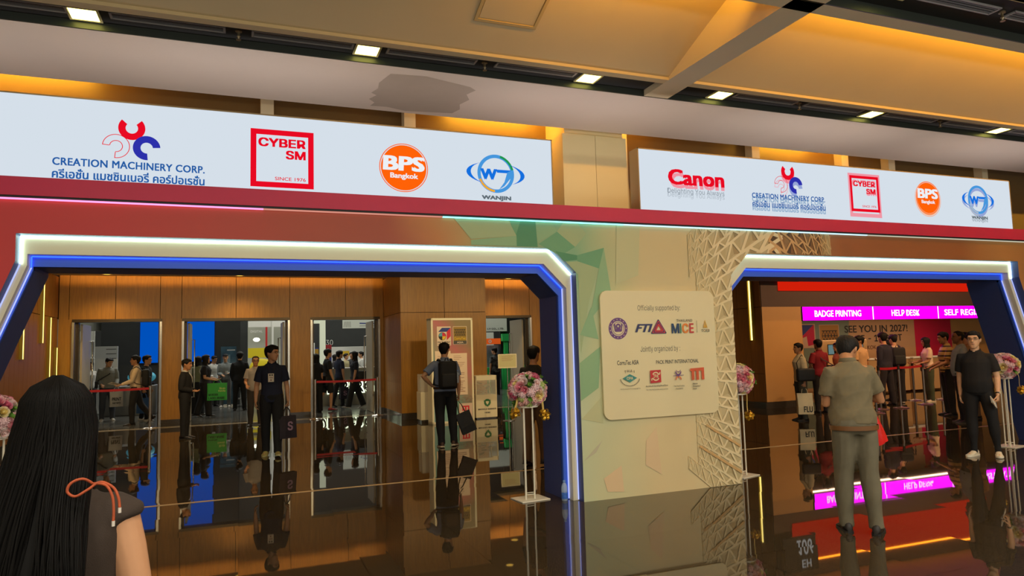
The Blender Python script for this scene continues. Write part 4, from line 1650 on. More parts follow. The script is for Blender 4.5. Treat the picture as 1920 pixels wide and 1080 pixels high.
c.flat([(16.38, 1.42), (17.12, 1.42), (17.12, 2.07), (16.38, 2.07)], p.ny(), T('graphic_ochre', (176, 128, 60)))
for z in (1.62, 1.75, 1.9):
    c.line((16.46, z), (17.06, z), .026, p.ny(), BK)
for k in range(5):
    x0 = 16.46 + .12 * k
    c.line((x0, 1.75), (x0 + .06, 1.9), .02, p.ny(), BK)
    c.line((x0 + .06, 1.9), (x0 + .12, 1.75), .02, p.ny(), BK)
    c.line((x0, 1.75), (x0 + .06, 1.62), .02, p.ny(), BK)
    c.line((x0 + .06, 1.62), (x0 + .12, 1.75), .02, p.ny(), BK)
c.text('SEE YOU IN 2027!', 17.36, 20.02, 1.83, 2.05, p.ny(), BK, .02)
c.text('15 - 18 SEPT', 17.83, 19.75, 1.535, 1.75, p.ny(), BK, .02)
c.text('BANGKOK, THAILAND', 17.75, 19.6, 1.28, 1.42, p.ny(), T('graphic_brown', (120, 80, 50)), .01)
c.build('print', wp)


def desk(x, y, w, label, grp=None):
    t = thing('registration_desk', label, 'desk', (x, y, 0), 0, grp)
    c = MB(mat('desk_front', (196, 158, 112), .5))
    c.box(0, w, 0, .5, .05, 1.0)
    c.build('body', t, bev=.006)
    c = MB(M_WHITE)
    c.box(-.03, w + .03, -.04, .54, 1.0, 1.04)
    c.build('worktop', t, bev=.004)
    return t


desk(17.2, 15.6, 1.7, 'tan registration desk behind the people in dark jackets', 'registration desks')
desk(19.1, 15.6, 2.0, 'tan registration desk at the end of the queue under the crimson wall', 'registration desks')
k0 = None
for x, y, lb in ((15.35, 15.4, 'white self-service kiosk with a small screen beside the beige wall'), (16.45, 15.4, 'white self-service kiosk with a small screen behind the red shirt')):
    t = thing('badge_kiosk', lb, 'kiosk', (x, y, 0), 0, 'badge kiosks')
    c = MB(mat('kiosk_cream', (214, 176, 128), .5))
    c.rbox(0, .62, 0, .3, .02, 1.62, .03)
    c.build('body', t)
    c = MB(M_BLACK)
    c.box(.2, .44, -.012, 0, 1.2, 1.5)
    c.build('bezel', t)
    c = MB(emis('kiosk_screen', (120, 150, 150), .6))
    c.box(.22, .42, -.016, -.012, 1.22, 1.48)
    c.build('display', t)

# ------------------------------------------------------------------ hall interior
E_HBLUE = emis('video_wall_blue', (0, 82, 190), .95)
vw = thing('video_wall', 'tall dark exhibition wall with a plain blue screen beyond the doorways', 'video wall', (0, 26, 0))
c = MB(M_HALLDARK)
c.box(-4.17, 0.03, 0, .5, 0, 5.2)
c.build('body', vw)
c = MB(E_HBLUE)
c.box(-3.04, -.79, -.03, 0, 1.5, 4.4)
c.build('display', vw)
t = thing('info_counter', 'light grey counter with a rounded teal display in the leftmost doorway', 'counter', (-3.75, 23.3, 0))
c = MB(M_GREY)
c.rbox(0, 1.45, 0, .7, .0, .86, .03)
c.build('body', t)
c = MB(mat('teal_display', (70, 150, 170), .25, emit=.35))
c.ell((1.05, .3, 1.1), (.38, .22, .2), 20, 12)
c.box(.7, 1.4, .1, .5, .86, .93, M_BLACK)
c.build('display', t)
t = thing('info_board', 'white exhibition panel with small print in the leftmost doorway', 'booth panel', (-4.1, 24.6, 0))
c = MB(M_WHITE)
c.box(0, .62, 0, .05, .03, 2.05)
c.box(-.1, .72, -.15, .2, 0, .03, M_GREY)
p = Pan(c, -.0005)
for k in range(3):
    c.line((.30, 1.96 - .14 * k), (.58, 1.96 - .14 * k), .02, p.ny(), K_G)
c.build('body', t)
t = thing('booth_shelf_unit', 'white exhibition shelving with small portrait card at the far left', 'booth', (-6.4, 27.5, 0))
c = MB(M_WHITE)
c.box(0, 1.7, .6, .7, 0, 3.4)
c.box(0, .06, 0, .6, 0, 2.3)
for z in (.5, 1.1, 1.7, 2.28):
    c.box(0, 1.7, 0, .6, z, z + .05)
c.build('body', t)
t = thing('wall_cabinet', 'tall white exhibition tower at the left of the dark video wall', 'booth tower', (-5.8, 26.2, 0))
c = MB(mat('booth_pale', (170, 172, 160), .6))
c.box(0, .9, 0, .5, 0, 3.6)
c.box(.9, 1.6, .1, .5, 2.6, 3.0)
c.build('body', t)
t = thing('high_table', 'white high table with metal legs in the leftmost doorway', 'table', (-1.5, 23.6, 0))
c = MB(M_WHITE)
c.box(-.7, .75, -.3, .3, 1.02, 1.07)
c.build('tabletop', t)
for sx in (-.6, .65):
    for sy in (-.2, .2):
        c = MB(M_STEEL)
        c.tube([(sx, sy, 1.02), (sx + .04, sy, 0)], .015, 8)
        c.build('leg', t)
t = thing('bar_stool', 'white bar stool under the high table', 'stool', (-1.85, 22.6, 0))
c = MB(M_WHITE)
c.rbox(-.2, .2, -.2, .2, .72, .78, .03)
c.rbox(-.2, .2, .16, .2, .78, 1.05, .02)
c.build('seat', t)
for sx, sy in ((-.17, -.17), (.17, -.17), (-.17, .17), (.17, .17)):
    c = MB(M_STEEL)
    c.tube([(sx * .7, sy * .7, .72), (sx * 1.2, sy * 1.2, 0)], .012, 8)
    c.build('leg', t)
t = thing('banner_stand', 'teal roll-up banner before the dark wall, in the widest doorway', 'banner stand', (-.33, 25.4, 0))
c = MB(mat('banner_print', (58, 92, 110), .5, noise=.5, scale=2.5))
c.box(-.24, .24, 0, .01, .06, 1.97)
p = Pan(c, -.0005)
c.line((-.05, 1.85), (.2, 1.85), .03, p.ny(), M_WHITE)
c.flat([(-.18, .8), (.05, .8), (.05, 1.7), (-.18, 1.7)], p.ny(), mat('banner_print_pale', (120, 146, 156), .5))
c.build('print', t)
c = MB(M_STEEL)
c.box(-.26, .26, -.05, .08, 0, .06)
c.build('base', t)
for k, (x, lb) in enumerate(((.16, 'black display rack beside the person in the dark suit, nearer the doorway edge'), (-.14, 'black display rack under the teal banner'))):
    t = thing('display_rack', lb, 'rack', (x, 25.0 - .5 * k, 0), 0, 'display racks')
    for z in (.25, .6, .95):
        c = MB(M_WHITE if z > .9 else M_GREY)
        c.box(-.0, .8, 0, .4, z, z + .03)
        c.build('shelf', t)
    for sx in (0, .78):
        c = MB(M_BLACK)
        c.box(sx, sx + .03, 0, .4, 0, 1.0)
        c.build('side_panel', t)
# far stands seen through the widest doorway
t = thing('exhibition_stand', 'far stand with white fascia and yellow panels, behind the navy polo person', 'exhibition stand', (.36, 33.0, 0))
c = MB(mat('booth_pale', (170, 172, 160), .6))
c.box(0, 2.6, 1.2, 1.3, 0, 3.6)
c.box(0, 2.6, 0, .1, 2.9, 3.6, M_WHITE)
c.box(.98, 1.06, -.05, .05, 0, 4.6, M_WHITE)
c.build('body', t)
c = MB(mat('stand_yellow', (222, 200, 30), .5))
c.box(0, .95, -.02, .08, 1.55, 1.98)
c.ell((.55, .0, 1.1), (.5, .06, .42), 24, 12)
c.build('yellow_panel', t)
c = MB(emis('stand_lamp', (255, 255, 225), 4))
c.ell((.35, .1, 2.35), (.14, .08, .09), 12, 8)
c.build('lamp', t)
c = MB(mat('stand_red', (190, 40, 40), .5))
c.box(.72, .8, -.04, .06, 1.98, 2.9)
c.text('DIGITAL', .1, .6, 2.66, 2.76, -.06, M_WHITE, .02)
c.build('red_post', t)
# counter with backlit letters
t = thing('reception_counter', 'pale grey counter with backlit lettering in the third doorway', 'counter', (0, 23, 0))
c = MB(mat('counter_grey', (176, 178, 164), .5))
c.box(1.45, 4.7, 0, .7, 0, 1.13)
c.build('body', t)
c = MB(M_WHITE)
c.box(1.42, 4.73, -.04, .74, 1.13, 1.17)
c.build('worktop', t)
c = MB(emis('letter_glow', (240, 255, 215), 2.6))
c.text('HEIDELBERG', 1.60, 4.08, .355, .77, -.012, None, .06, 0, space=1.05)
c.text('HEIDELBERG', 1.65, 4.03, .385, .735, -.03, M_BLACK, .015, 0, space=1.05)
c.build('lettering', t)
t = thing('exhibition_stand', 'far white stand wall with pictures behind the backlit counter', 'exhibition stand', (3.6, 33.5, 0))
c = MB(M_WHITE)
c.box(0, 2.6, 0, .1, 0, 1.95)
p = Pan(c, -.001)
c.flat([(.9, 1.5), (1.2, 1.5), (1.2, 1.75), (.9, 1.75)], p.ny(), T('print_yellow', (226, 186, 50)))
for k in range(7):
    c.flat([(1.35 + .07 * k, 1.5), (1.41 + .07 * k, 1.5 + .05 * (k % 3)), (1.40 + .07 * k, 1.72), (1.35 + .07 * k, 1.66)], p.ny(), T('print_teal', (60, 90, 90)))
c.build('body', t)
c = MB(mat('stand_red_dark', (150, 30, 40), .5))
c.box(-.1, .32, -.6, -.5, 1.55, 2.05)
c.box(-.1, .32, -.6, -.5, 0.6, 1.55, mat('stand_blue_dark', (40, 50, 120), .5))
c.build('side_panel', t)
c = MB(mat('stand_wood', (120, 90, 56), .6))
c.box(1.95, 2.6, -.5, -.4, .9, 2.15)
for k in range(4):
    c.cyl(2.05 + .15 * k, -.45, 2.15, 2.15 + .09 * (1 + k % 2), .03, 8)
c.build('wood_shelf', t)
t = thing('stand_column', 'white stand column, faint glow put into its colour, at the left of the third doorway', 'stand column', (3.35, 32.3, 0))
c = MB(mat('column_fill_glow', (214, 220, 196), .6, emit=.25))  # small emission added to the column colour as fill
c.box(0, .24, 0, .24, 0, 4.2)
c.box(-.75, 0, .05, .2, 3.0, 3.3)
c.build('body', t)
t = thing('hanging_banner', 'white hanging banner with sketched machines high in the third doorway', 'hanging banner', (4.3, 32, 2.75))
c = MB(mat('banner_white', (214, 218, 206), .6))
c.box(0, 1.75, 0, .04, 0, .6)
p = Pan(c, -.001)
for k in range(6):
    c.line((.05 + .06 * k, .05), (.09 + .05 * k, .3), .015, p.ny(), K_G)
c.line((.75, .22), (1.45, .2), .05, p.ny(), T('print_blue', (40, 58, 130)))
c.line((.75, .1), (1.4, .1), .02, p.ny(), K_G)
c.build('print', t)
t = thing('stand_panel', 'narrow coloured stand panel at the left edge of the third doorway', 'stand panel', (2.55, 30, 0))
c = MB(M_WHITE)
c.box(0, .35, 0, .08, 0, 2.1)
c.box(.35, .5, 0, .08, 0, 1.9, mat('stand_blue_dark', (40, 50, 120), .5))
c.box(.35, .5, -.01, .08, 1.6, 1.85, mat('stand_ochre', (170, 130, 40), .5))
c.build('body', t)
# stand seen through the doorway beside the pier
t = thing('exhibition_stand', 'green and white stand with an orange sign in the doorway beside the pier', 'exhibition stand', (9.0, 27, 0))
c = MB(mat('stand_white', (206, 212, 200), .6))  # plain off-white, no emission
c.box(0, 1.25, 0, .1, 2.36, 3.2)
c.text('LY CO., LTD.', .40, 1.12, 2.42, 2.50, -.005, K_B, .02)
c.build('fascia', t)
c = MB(mat('stand_white', (206, 212, 200), .6))
c.box(0, 1.2, 1.5, 1.6, 0, 2.36)
c.line((.3, 2.19), (.72, 2.19), .05, 1.49, T('print_blue', (40, 58, 130)))
c.build('back_wall', t)
c = MB(mat('stand_orange', (236, 96, 30), .5, emit=.3))
c.box(.3, .96, 0, .06, 1.84, 2.07)
c.disc(.5, 1.955, .07, -.004, M_WHITE, 20, .035)
c.build('orange_sign', t)
c = MB(mat('stand_green', (40, 170, 84), .5))
c.box(1.1, 1.25, -.1, .1, 0, 2.2)
c.box(1.45, 1.62, -.1, .1, 0, 2.2)
c.box(1.0, 1.9, -.12, .06, 1.95, 2.25)
c.box(1.0, 2.0, -.05, .1, 0, .95)
c.box(.1, .5, -.3, .1, 0, .9)
c.build('green_panel', t)
c = MB(M_BLACK)
c.box(1.0, 2.0, .12, .2, 0, 3.4)
c.build('back_panel', t)
c = MB(mat('machine_grey', (120, 130, 140), .4, noise=.3, scale=6))
c.rbox(.3, 1.0, .3, .8, 0, 1.8, .04)
c.build('machine', t)
# ------------------------------------------------------------------ people
REMESH = []       # objects whose union is fused into one continuous surface at the end


def fuse(o, voxel, smooth=3, fold=0.0, fscale=9.0, seed=0):
    REMESH.append((o, voxel, smooth, fold, fscale, seed))
    m = o.modifiers.new('fuse', 'REMESH')
    m.mode = 'VOXEL'
    m.voxel_size = voxel
    m.use_smooth_shade = True
    if smooth:
        s = o.modifiers.new('soften', 'SMOOTH')
        s.factor = .5
        s.iterations = smooth
    return o


def finish_fusing():
    dg = bpy.context.evaluated_depsgraph_get()
    dg.update()
    new = []
    for o, voxel, smooth, fold, fs, seed in REMESH:
        me = bpy.data.meshes.new_from_object(o.evaluated_get(dg))
        new.append(me)
    for (o, voxel, smooth, fold, fs, seed), me in zip(REMESH, new):
        old = o.data
        mats = [m for m in old.materials]
        o.modifiers.clear()
        o.data = me
        me.name = old.name
        bpy.data.meshes.remove(old)
        me.materials.clear()
        for m in mats:
            me.materials.append(m)
        n = len(me.vertices)
        if n == 0:
            continue
        me.polygons.foreach_set('material_index', np.zeros(len(me.polygons), np.int32))
        if fold > 0:
            co = np.empty(n * 3, np.float32)
            no = np.empty(n * 3, np.float32)
            me.vertices.foreach_get('co', co)
            me.vertices.foreach_get('normal', no)
            co = co.reshape(-1, 3)
            no = no.reshape(-1, 3)
            g = np.random.RandomState(seed)
            d = np.zeros(n)
            for k in range(7):
                kv = g.normal(size=3) * fs * np.array([.9, .9, .75]) * (1 + .35 * k)
                ph = g.uniform(0, 6.28)
                wob = 1.2 * np.sin(co @ (g.normal(size=3) * fs * .5) + g.uniform(0, 6.28))
                s = np.sin(co @ kv + ph + wob)
                d += (np.abs(s) ** .7 * -1 + .6) / (1 + .3 * k)
            co += no * (d * fold * .35)[:, None]
            me.vertices.foreach_set('co', co.reshape(-1))
        me.polygons.foreach_set('use_smooth', np.ones(len(me.polygons), bool))
        me.update()


HEAD_RINGS = [  # z fraction chin to crown, half width, front, back
    (0.00, .020, .084, .052), (.05, .036, .090, .020), (.12, .048, .092, -.02), (.22, .060, .093, -.055), (.33, .066, .095, -.074), (.45, .071, .093, -.088),
    (.55, .074, .090, -.096), (.65, .0765, .095, -.100), (.78, .076, .090, -.099), (.88, .066, .074, -.086), (.95, .045, .046, -.060), (1.0, .010, .000, -.016)]
HH = .232


def head_at(th, f):
    """point of the bare head in its own frame: th from forward, f chin-to-crown fraction"""
    f = max(0, min(1, f))
    for a, b in zip(HEAD_RINGS[:-1], HEAD_RINGS[1:]):
        if f <= b[0]:
            t = (f - a[0]) / (b[0] - a[0])
            w, fr, bk = [a[i] + (b[i] - a[i]) * t for i in (1, 2, 3)]
            break
    cy, ry = (fr + bk) / 2, (fr - bk) / 2
    s, c = math.sin(th), math.cos(th)
    e = .88
    return V((w * math.copysign(abs(s) ** e, s), cy + ry * math.copysign(abs(c) ** e, c), f * HH))


def dirn(v):
    return V(v).normalized()


SKINS = {'mid': (198, 146, 108), 'tan': (176, 122, 84), 'dark': (140, 92, 62), 'fair': (222, 172, 132)}
M_HAIR = mat('black_hair', (20, 16, 14), .62, spec=.25, noise=.35, scale=60, stretch=(1, 1, .15), bump=.6, bscale=90)
M_SOLE = mat('shoe_sole_white', (214, 206, 190), .6)


def cloth(name, rgb, rough=.85, noise=.06):
    return mat('cloth_' + name, rgb, rough, noise=noise, scale=14, bump=.25, bscale=420)


def person(label, x, y, face, S=1.70, build=1.0, belly=0.0, skin='mid', lean=0, twist=0, head=(0, 0), roll=0,
           armR=((.12, .0, -1), (.08, .12, -1)), armL=((-.12, .0, -1), (-.08, .12, -1)), handR=None, handL=None, curlR=.45, curlL=.45,
           legR=((.04, .02, -1), (.02, -.03, -1)), legL=((-.04, .02, -1), (-.02, -.03, -1)), footR=(8, 0), footL=(-8, 0),
           top=('tee', (60, 60, 60)), bottom=('trousers', (40, 40, 44)), shoes=((30, 28, 28), None), hair='short', haircol=None,
           belt=None, collar=None, voxel=.010, group=None, hem=None, under=None, sleeve=None, glasses=False, fold=.006, loose=1.0, mask=None, cat='person', name='person', female=False, belt_z=.955):
    k = S / 1.72
    ang = math.atan2(face[1], face[0]) - math.pi / 2
    root = thing(name, label, cat, (x, y, 0), ang, group)
    msk = mat('skin_' + skin, SKINS[skin], .5, noise=.05, scale=18)
    up = V((0, 0, 1))
    w = build
    # --- joints (local, facing +y, right side +x)
    hx_ = .088 * (.45 + .55 * w)
    hip = {1: V((hx_, 0, .90)) * k, -1: V((-hx_, 0, .90)) * k}
    legs = {1: legR, -1: legL}
    feet = {1: footR, -1: footL}
    J = {}
    low = 9
    for s in (1, -1):
        kn = hip[s] + dirn(legs[s][0]) * .42 * k
        an = kn + dirn(legs[s][1]) * .405 * k
        fy, fp = feet[s]
        RM = Matrix.Rotation(R(-fy), 4, 'Z') @ Matrix.Rotation(R(-fp), 4, 'X')
        for q in ((0, -.065, -.075), (0, .11, -.075), (0, .18, -.07)):
            low = min(low, (an + RM @ (V(q) * k)).z)
        J[s] = (kn, an, RM)
    dz = -low
    off = V((0, 0, dz))
    for s in (1, -1):
        hip[s] = hip[s] + off
        J[s] = (J[s][0] + off, J[s][1] + off, J[s][2])
    piv = V((0, 0, .93 * k + dz))
    TM = Matrix.Translation(piv) @ Matrix.Rotation(R(twist), 4, 'Z') @ Matrix.Rotation(R(roll), 4, 'Y') @ Matrix.Rotation(R(-lean), 4, 'X') @ Matrix.Translation(-piv)

    def tp(px, py, pz):
        p = V((px * k, py * k, pz * k + dz))
        f = max(0, min(1, (pz - .90) / .18))
        q = TM @ p
        return p.lerp(q, f)
    sh_w = (.172 if not female else .152) * (0.55 + .45 * w)
    sho = {s: tp(s * sh_w, -.008, 1.368) for s in (1, -1)}
    arms = {1: armR, -1: armL}
    hands = {1: handR, -1: handL}
    curl = {1: curlR, -1: curlL}
    A = {}
    for s in (1, -1):
        el = sho[s] + dirn(arms[s][0]) * .285 * k
        wr = el + dirn(arms[s][1]) * .245 * k
        hd = dirn(hands[s]) if hands[s] else dirn(arms[s][1])
        A[s] = (el, wr, hd)
    # --- torso rings
    fem = 1 if female else 0
    TR = [(.83, .125, .092, 0), (.90, .166, .115, -.010), (.97, .160 + .006 * fem, .112, -.006), (1.04, .148 - .010 * fem, .104, 0), (1.12, .146 - .014 * fem, .104, 0), (1.20, .156 - .012 * fem, .110, .002 + .008 * fem),
          (1.28, .166 - .014 * fem, .112 + .010 * fem, .0 + .012 * fem), (1.34, .166 - .014 * fem, .100, -.008), (1.385, .142 - .012 * fem, .082, -.014), (1.42, .104, .068, -.014), (1.448, .074, .060, -.012), (1.47, .058, .057, -.010)]

    def torso(c, z0, grow, m=None, z1=1.47, n=24, flare=0.0):
        pts, rad = [], []
        zs = [z0] + [r[0] for r in TR if z0 + .02 < r[0] < z1]
        for z in zs:
            for a, b_ in zip(TR[:-1], TR[1:]):
                if a[0] <= z <= b_[0] or b_ is TR[-1] or (z < TR[0][0] and a is TR[0]):
                    t = max(0, (z - a[0]) / (b_[0] - a[0]))
                    rx, ry, yo = [a[i] + (b_[i] - a[i]) * t for i in (1, 2, 3)]
                    break
            bl = belly * math.exp(-((z - 1.05) / .13) ** 2)
            ww = 1 + (w - 1) * (1.0 if z < 1.36 else .5)
            ex = flare * max(0, (1.0 - z)) + (grow if z < 1.38 else grow * .8)
            pts.append(tp(0, yo + bl * .5, z))
            rad.append((rx * k * ww + ex + bl * .35, ry * k * ww + ex + bl * .55))
        ax = (TM.to_3x3() @ V((1, 0, 0)))
        c.tube(pts, rad, n, m, ref=ax)
    # --- head frame
    sn = math.sin(R(max(0, -head[1] - 12)))
    hb = tp(0, .012 + .06 * sn, 1.487 - .10 * sn)
    HM = Matrix.Translation(hb) @ Matrix.Rotation(R(twist + head[0]), 4, 'Z') @ Matrix.Rotation(R(-lean * .5 + head[1]), 4, 'X') @ Matrix.Scale(k * (1.0 if not female else .97), 4)
    H = lambda th, f, g=0.0: HM @ (head_at(th, f) + (lambda d: d.normalized() * g if d.length > 0 else d)(head_at(th, f) - V((0, -.005, .55 * HH))))
    # --- body
    c = MB(msk)
    torso(c, .84, 0)
    c.tube([tp(0, -.012, 1.42), tp(0, -.006, 1.47), HM @ V((0, -.012, .06)), HM @ V((0, -.008, .12))], [.062 * k * (.6 + .4 * w), .054 * k * (.6 + .4 * w), .053 * k * (.6 + .4 * w), .05 * k], 14)
    c.grid([[HM @ head_at(2 * math.pi * j / 22, f[0]) for j in range(22)] for f in HEAD_RINGS], None, True, wrap=True, caps=True)
    for q in range(1):
        c.tube([HM @ V((0, .090, .57 * HH)), HM @ V((0, .103, .49 * HH)), HM @ V((0, .112, .42 * HH)), HM @ V((0, .094, .395 * HH))], [.009 * k, .011 * k, .0165 * k, .012 * k], 10)
        c.ell((0, 0, 0), (.019, .010, .010), 8, 6, M=HM @ Matrix.Translation((.008, .098, .41 * HH)))
        c.ell((0, 0, 0), (.023, .010, .007), 10, 6, M=HM @ Matrix.Translation((0, .092, .295 * HH)))
        c.ell((0, 0, 0), (.020, .010, .008), 10, 6, M=HM @ Matrix.Translation((0, .089, .245 * HH)))
        c.ell((0, 0, 0), (.055, .014, .010), 12, 6, M=HM @ Matrix.Translation((0, .086, .655 * HH)))
        for s in (1, -1):
            c.ell((0, 0, 0), (.010, .021, .033), 10, 8, M=HM @ Matrix.Translation((s * .079, -.010, .50 * HH)) @ Matrix.Rotation(s * .35, 4, 'Z'))
    fingers = {}
    for s in (1, -1):
        el, wr, hd = A[s]
        a0 = sho[s]
        r_ = .5 + .5 * w
        c.tube([a0 + V((-s * .05 * k, 0, .0)), a0, a0.lerp(el, .35), a0.lerp(el, .75), el, el.lerp(wr, .25), el.lerp(wr, .6), wr], [.050 * k, .052 * k * r_, .048 * k * r_, .042 * k * r_, .038 * k * r_, .039 * k * r_, .032 * k * r_, (.024 * k, .024 * k)], 14, dome=True)
        # hand: palm, four fingers of unequal length, thumb from the side of the palm
        side = V((0, 1, 0)) - hd * hd.y if abs(hd.y) < .8 else V((s * -1, 0, 0)) - hd * (s * -1) * hd.x
        side = side.normalized()          # thumb side
        pn = hd.cross(side) * (-s if False else s)   # palm normal, towards the body
        pn = pn.normalized()
        if pn.x * s > 0:
            pn = -pn
        pk = wr + hd * .085 * k
        c.tube([wr - hd * .012 * k, wr + hd * .02 * k, wr + hd * .055 * k, pk + hd * .005 * k], [(.024 * k, .019 * k), (.030 * k, .016 * k), (.039 * k, .016 * k), (.038 * k, .012 * k)], 12, ref=side)
        cu = curl[s]
        tips = []
        for q, (o_, L) in enumerate(((.028, .072), (.010, .080), (-.009, .074), (-.027, .058))):
            b0 = pk + side * o_ * k - hd * .008 * k
            d1 = (hd * math.cos(cu * .9) + pn * math.sin(cu * .9)).normalized()
            d2 = (hd * math.cos(cu * 2.0) + pn * math.sin(cu * 2.0)).normalized()
            d3 = (hd * math.cos(cu * 2.9) + pn * math.sin(cu * 2.9)).normalized()
            p1 = b0 + d1 * L * .46 * k
            p2 = p1 + d2 * L * .32 * k
            p3 = p2 + d3 * L * .26 * k
            c.tube([b0 - hd * .02 * k, b0, p1, p2, p3], [.0095 * k, .0098 * k, .009 * k, .0085 * k, .007 * k], 8, dome=True)
            tips.append(p2)
        t0 = wr + hd * .028 * k + side * .026 * k
        t1 = t0 + (side * .75 + hd * .65 + pn * .2).normalized() * .035 * k
        t2 = t1 + (side * .25 + hd * .9 + pn * (.2 + cu * .5)).normalized() * .032 * k
        t3 = t2 + (side * .0 + hd * .9 + pn * (.3 + cu * .7)).normalized() * .024 * k
        c.tube([t0 - side * .012 * k, t0, t1, t2, t3], [.013 * k, .0125 * k, .0108 * k, .010 * k, .008 * k], 8, dome=True)
        fingers[s] = (pk + pn * .03 * k, hd, side, pn)
    for s in (1, -1):
        kn, an, RM = J[s]
        h_ = hip[s]
        r_ = .2 + .8 * w
        c.tube([h_ + V((0, 0, .04 * k)), h_.lerp(kn, .12), h_.lerp(kn, .5), h_.lerp(kn, .85), kn, kn.lerp(an, .28), kn.lerp(an, .7), an], [.078 * k * r_, .084 * k * r_, .073 * k * r_, .056 * k * r_, .053 * k * r_, .054 * k * r_, .040 * k * r_, .034 * k], 14)
        c.tube([an + V((0, 0, .01)), an + RM @ V((0, 0, -.03)) * k, an + RM @ V((0, .06, -.05)) * k, an + RM @ V((0, .14, -.058)) * k], [.034 * k, .033 * k, .034 * k, .022 * k], 12, dome=True)
    body = c.build('body', root)
    fuse(body, voxel, 2)
    # --- trousers
    kind, bc = bottom
    mb_ = cloth('bottom_%d_%d_%d' % bc, bc)
    c = MB(mb_)
    lo_ = {'trousers': 1.0, 'shorts': .56, 'wide': 1.0, 'slim': 1.0, 'cropped': .9}[kind]
    gr = {'trousers': .017, 'shorts': .03, 'wide': .035, 'slim': .008, 'cropped': .012}[kind] * loose
    torso(c, .83, gr * .7 + .004, None, 1.03)
    for s in (1, -1):
        kn, an, RM = J[s]
        h_ = hip[s]
        r_ = .2 + .8 * w
        P = [h_ + V((0, 0, .05 * k)), h_.lerp(kn, .15), h_.lerp(kn, .5), h_.lerp(kn, .9)]
        Q = [.084 * k * r_ + gr * .6, .090 * k * r_ + gr * .8, .078 * k * r_ + gr, .060 * k * r_ + gr * 1.1]
        if lo_ >= .8:
            end = an + V((0, 0, -.035 * k)) if lo_ == 1.0 else an + (kn - an) * .22
            P += [kn.lerp(an, .12), kn.lerp(an, .4), kn.lerp(an, .8), end]
            e = .066 if kind == 'wide' else (.036 if kind == 'slim' else .050)
            Q += [.060 * k * r_ + gr, .058 * k * r_ + gr, e * k + gr * .7, e * k + gr * .8]
        else:
            P += [kn + (h_ - kn) * .04]
            Q += [.062 * k * r_ + gr * 1.25]
        c.tube(P, Q, 16)
    o = c.build('trousers' if kind != 'shorts' else 'shorts', root)
    fuse(o, max(.010, voxel), 9, fold * .8, 8, int(abs(x * 97 + y * 31)) % 999)
    # --- top
    tk, tc = top
    mt_ = cloth('top_%d_%d_%d' % tc, tc)
    long_ = tk in ('jacket', 'long', 'hoodie', 'suit', 'shirt_long')
    g_ = {'tee': .014, 'polo': .015, 'shirt': .018, 'jacket': .026, 'suit': .024, 'long': .016, 'hoodie': .030, 'shirt_long': .018, 'sleeveless': .010}[tk] * loose
    hm = hem or {'tee': .86, 'polo': .86, 'shirt': .84, 'jacket': .84, 'suit': .78, 'long': .86, 'hoodie': .86, 'shirt_long': .86, 'sleeveless': .88}[tk]
    c = MB(mt_)
    torso(c, hm, g_, None, 1.452, flare=.02 if tk in ('shirt', 'polo', 'tee') else .0)
    sl = sleeve if sleeve is not None else (1.0 if long_ else (.62 if tk != 'sleeveless' else 0))
    for s in (1, -1):
        el, wr, hd = A[s]
        a0 = sho[s]
        r_ = .5 + .5 * w
        inn = a0 + (tp(0, -.01, 1.345) - a0) * .45
        if sl <= 0:
            c.tube([inn, a0 + (inn - a0) * .1], [.068 * k * r_, .060 * k * r_], 14)
            continue
        P, Q = [inn, a0 + V((0, 0, -.004)), a0.lerp(el, min(.3, sl * .8))], [.062 * k * r_, .053 * k * r_ + g_ * .7, .051 * k * r_ + g_]
        if sl < .99:
            P += [a0.lerp(el, sl), a0.lerp(el, sl + (.12 if sl > .1 else .03))]
            Q += [.050 * k * r_ + g_ * (1.2 if sl > .1 else .8), .049 * k * r_ + g_ * (1.35 if sl > .1 else .8)]
        else:
            P += [a0.lerp(el, .75), el, el.lerp(wr, .3), el.lerp(wr, .7), wr + (el - wr) * .04]
            Q += [.046 * k * r_ + g_, .042 * k * r_ + g_, .041 * k * r_ + g_ * .9, .034 * k * r_ + g_ * .7, .028 * k + g_ * .6]
        c.tube(P, Q, 16)
    o = c.build({'tee': 'tee_shirt', 'polo': 'polo_shirt', 'shirt': 'shirt', 'jacket': 'jacket', 'suit': 'suit_jacket', 'long': 'jumper', 'hoodie': 'hoodie', 'shirt_long': 'shirt', 'sleeveless': 'sleeveless_top'}[tk], root)
    fuse(o, max(.010, voxel), 5, fold, 8, int(abs(x * 57 + y * 91)) % 999)
    if collar or tk in ('polo', 'shirt', 'shirt_long', 'suit', 'jacket'):
        cc = collar or tc
        c = MB(cloth('collar_%d_%d_%d' % cc, cc))
        ax = TM.to_3x3() @ V((1, 0, 0))
        ay = TM.to_3x3() @ V((0, 1, 0))
        rows = []
        for rr_, z in ((.064, 1.435), (.062, 1.478), (.066, 1.482), (.076, 1.448), (.072, 1.44)):
            row = []
            for j in range(25):
                a = R(-168 + 336 * j / 24) - math.pi / 2
                dip = .030 * max(0, math.sin(a)) ** 1.5
                row.append(tp(0, -.012, z - dip) + ax * rr_ * k * math.cos(a) * (.55 + .45 * w) + ay * (rr_ * .98 * k * math.sin(a)))
            rows.append(row)
        c.grid(rows, None, True)
        o = c.build('collar', root)
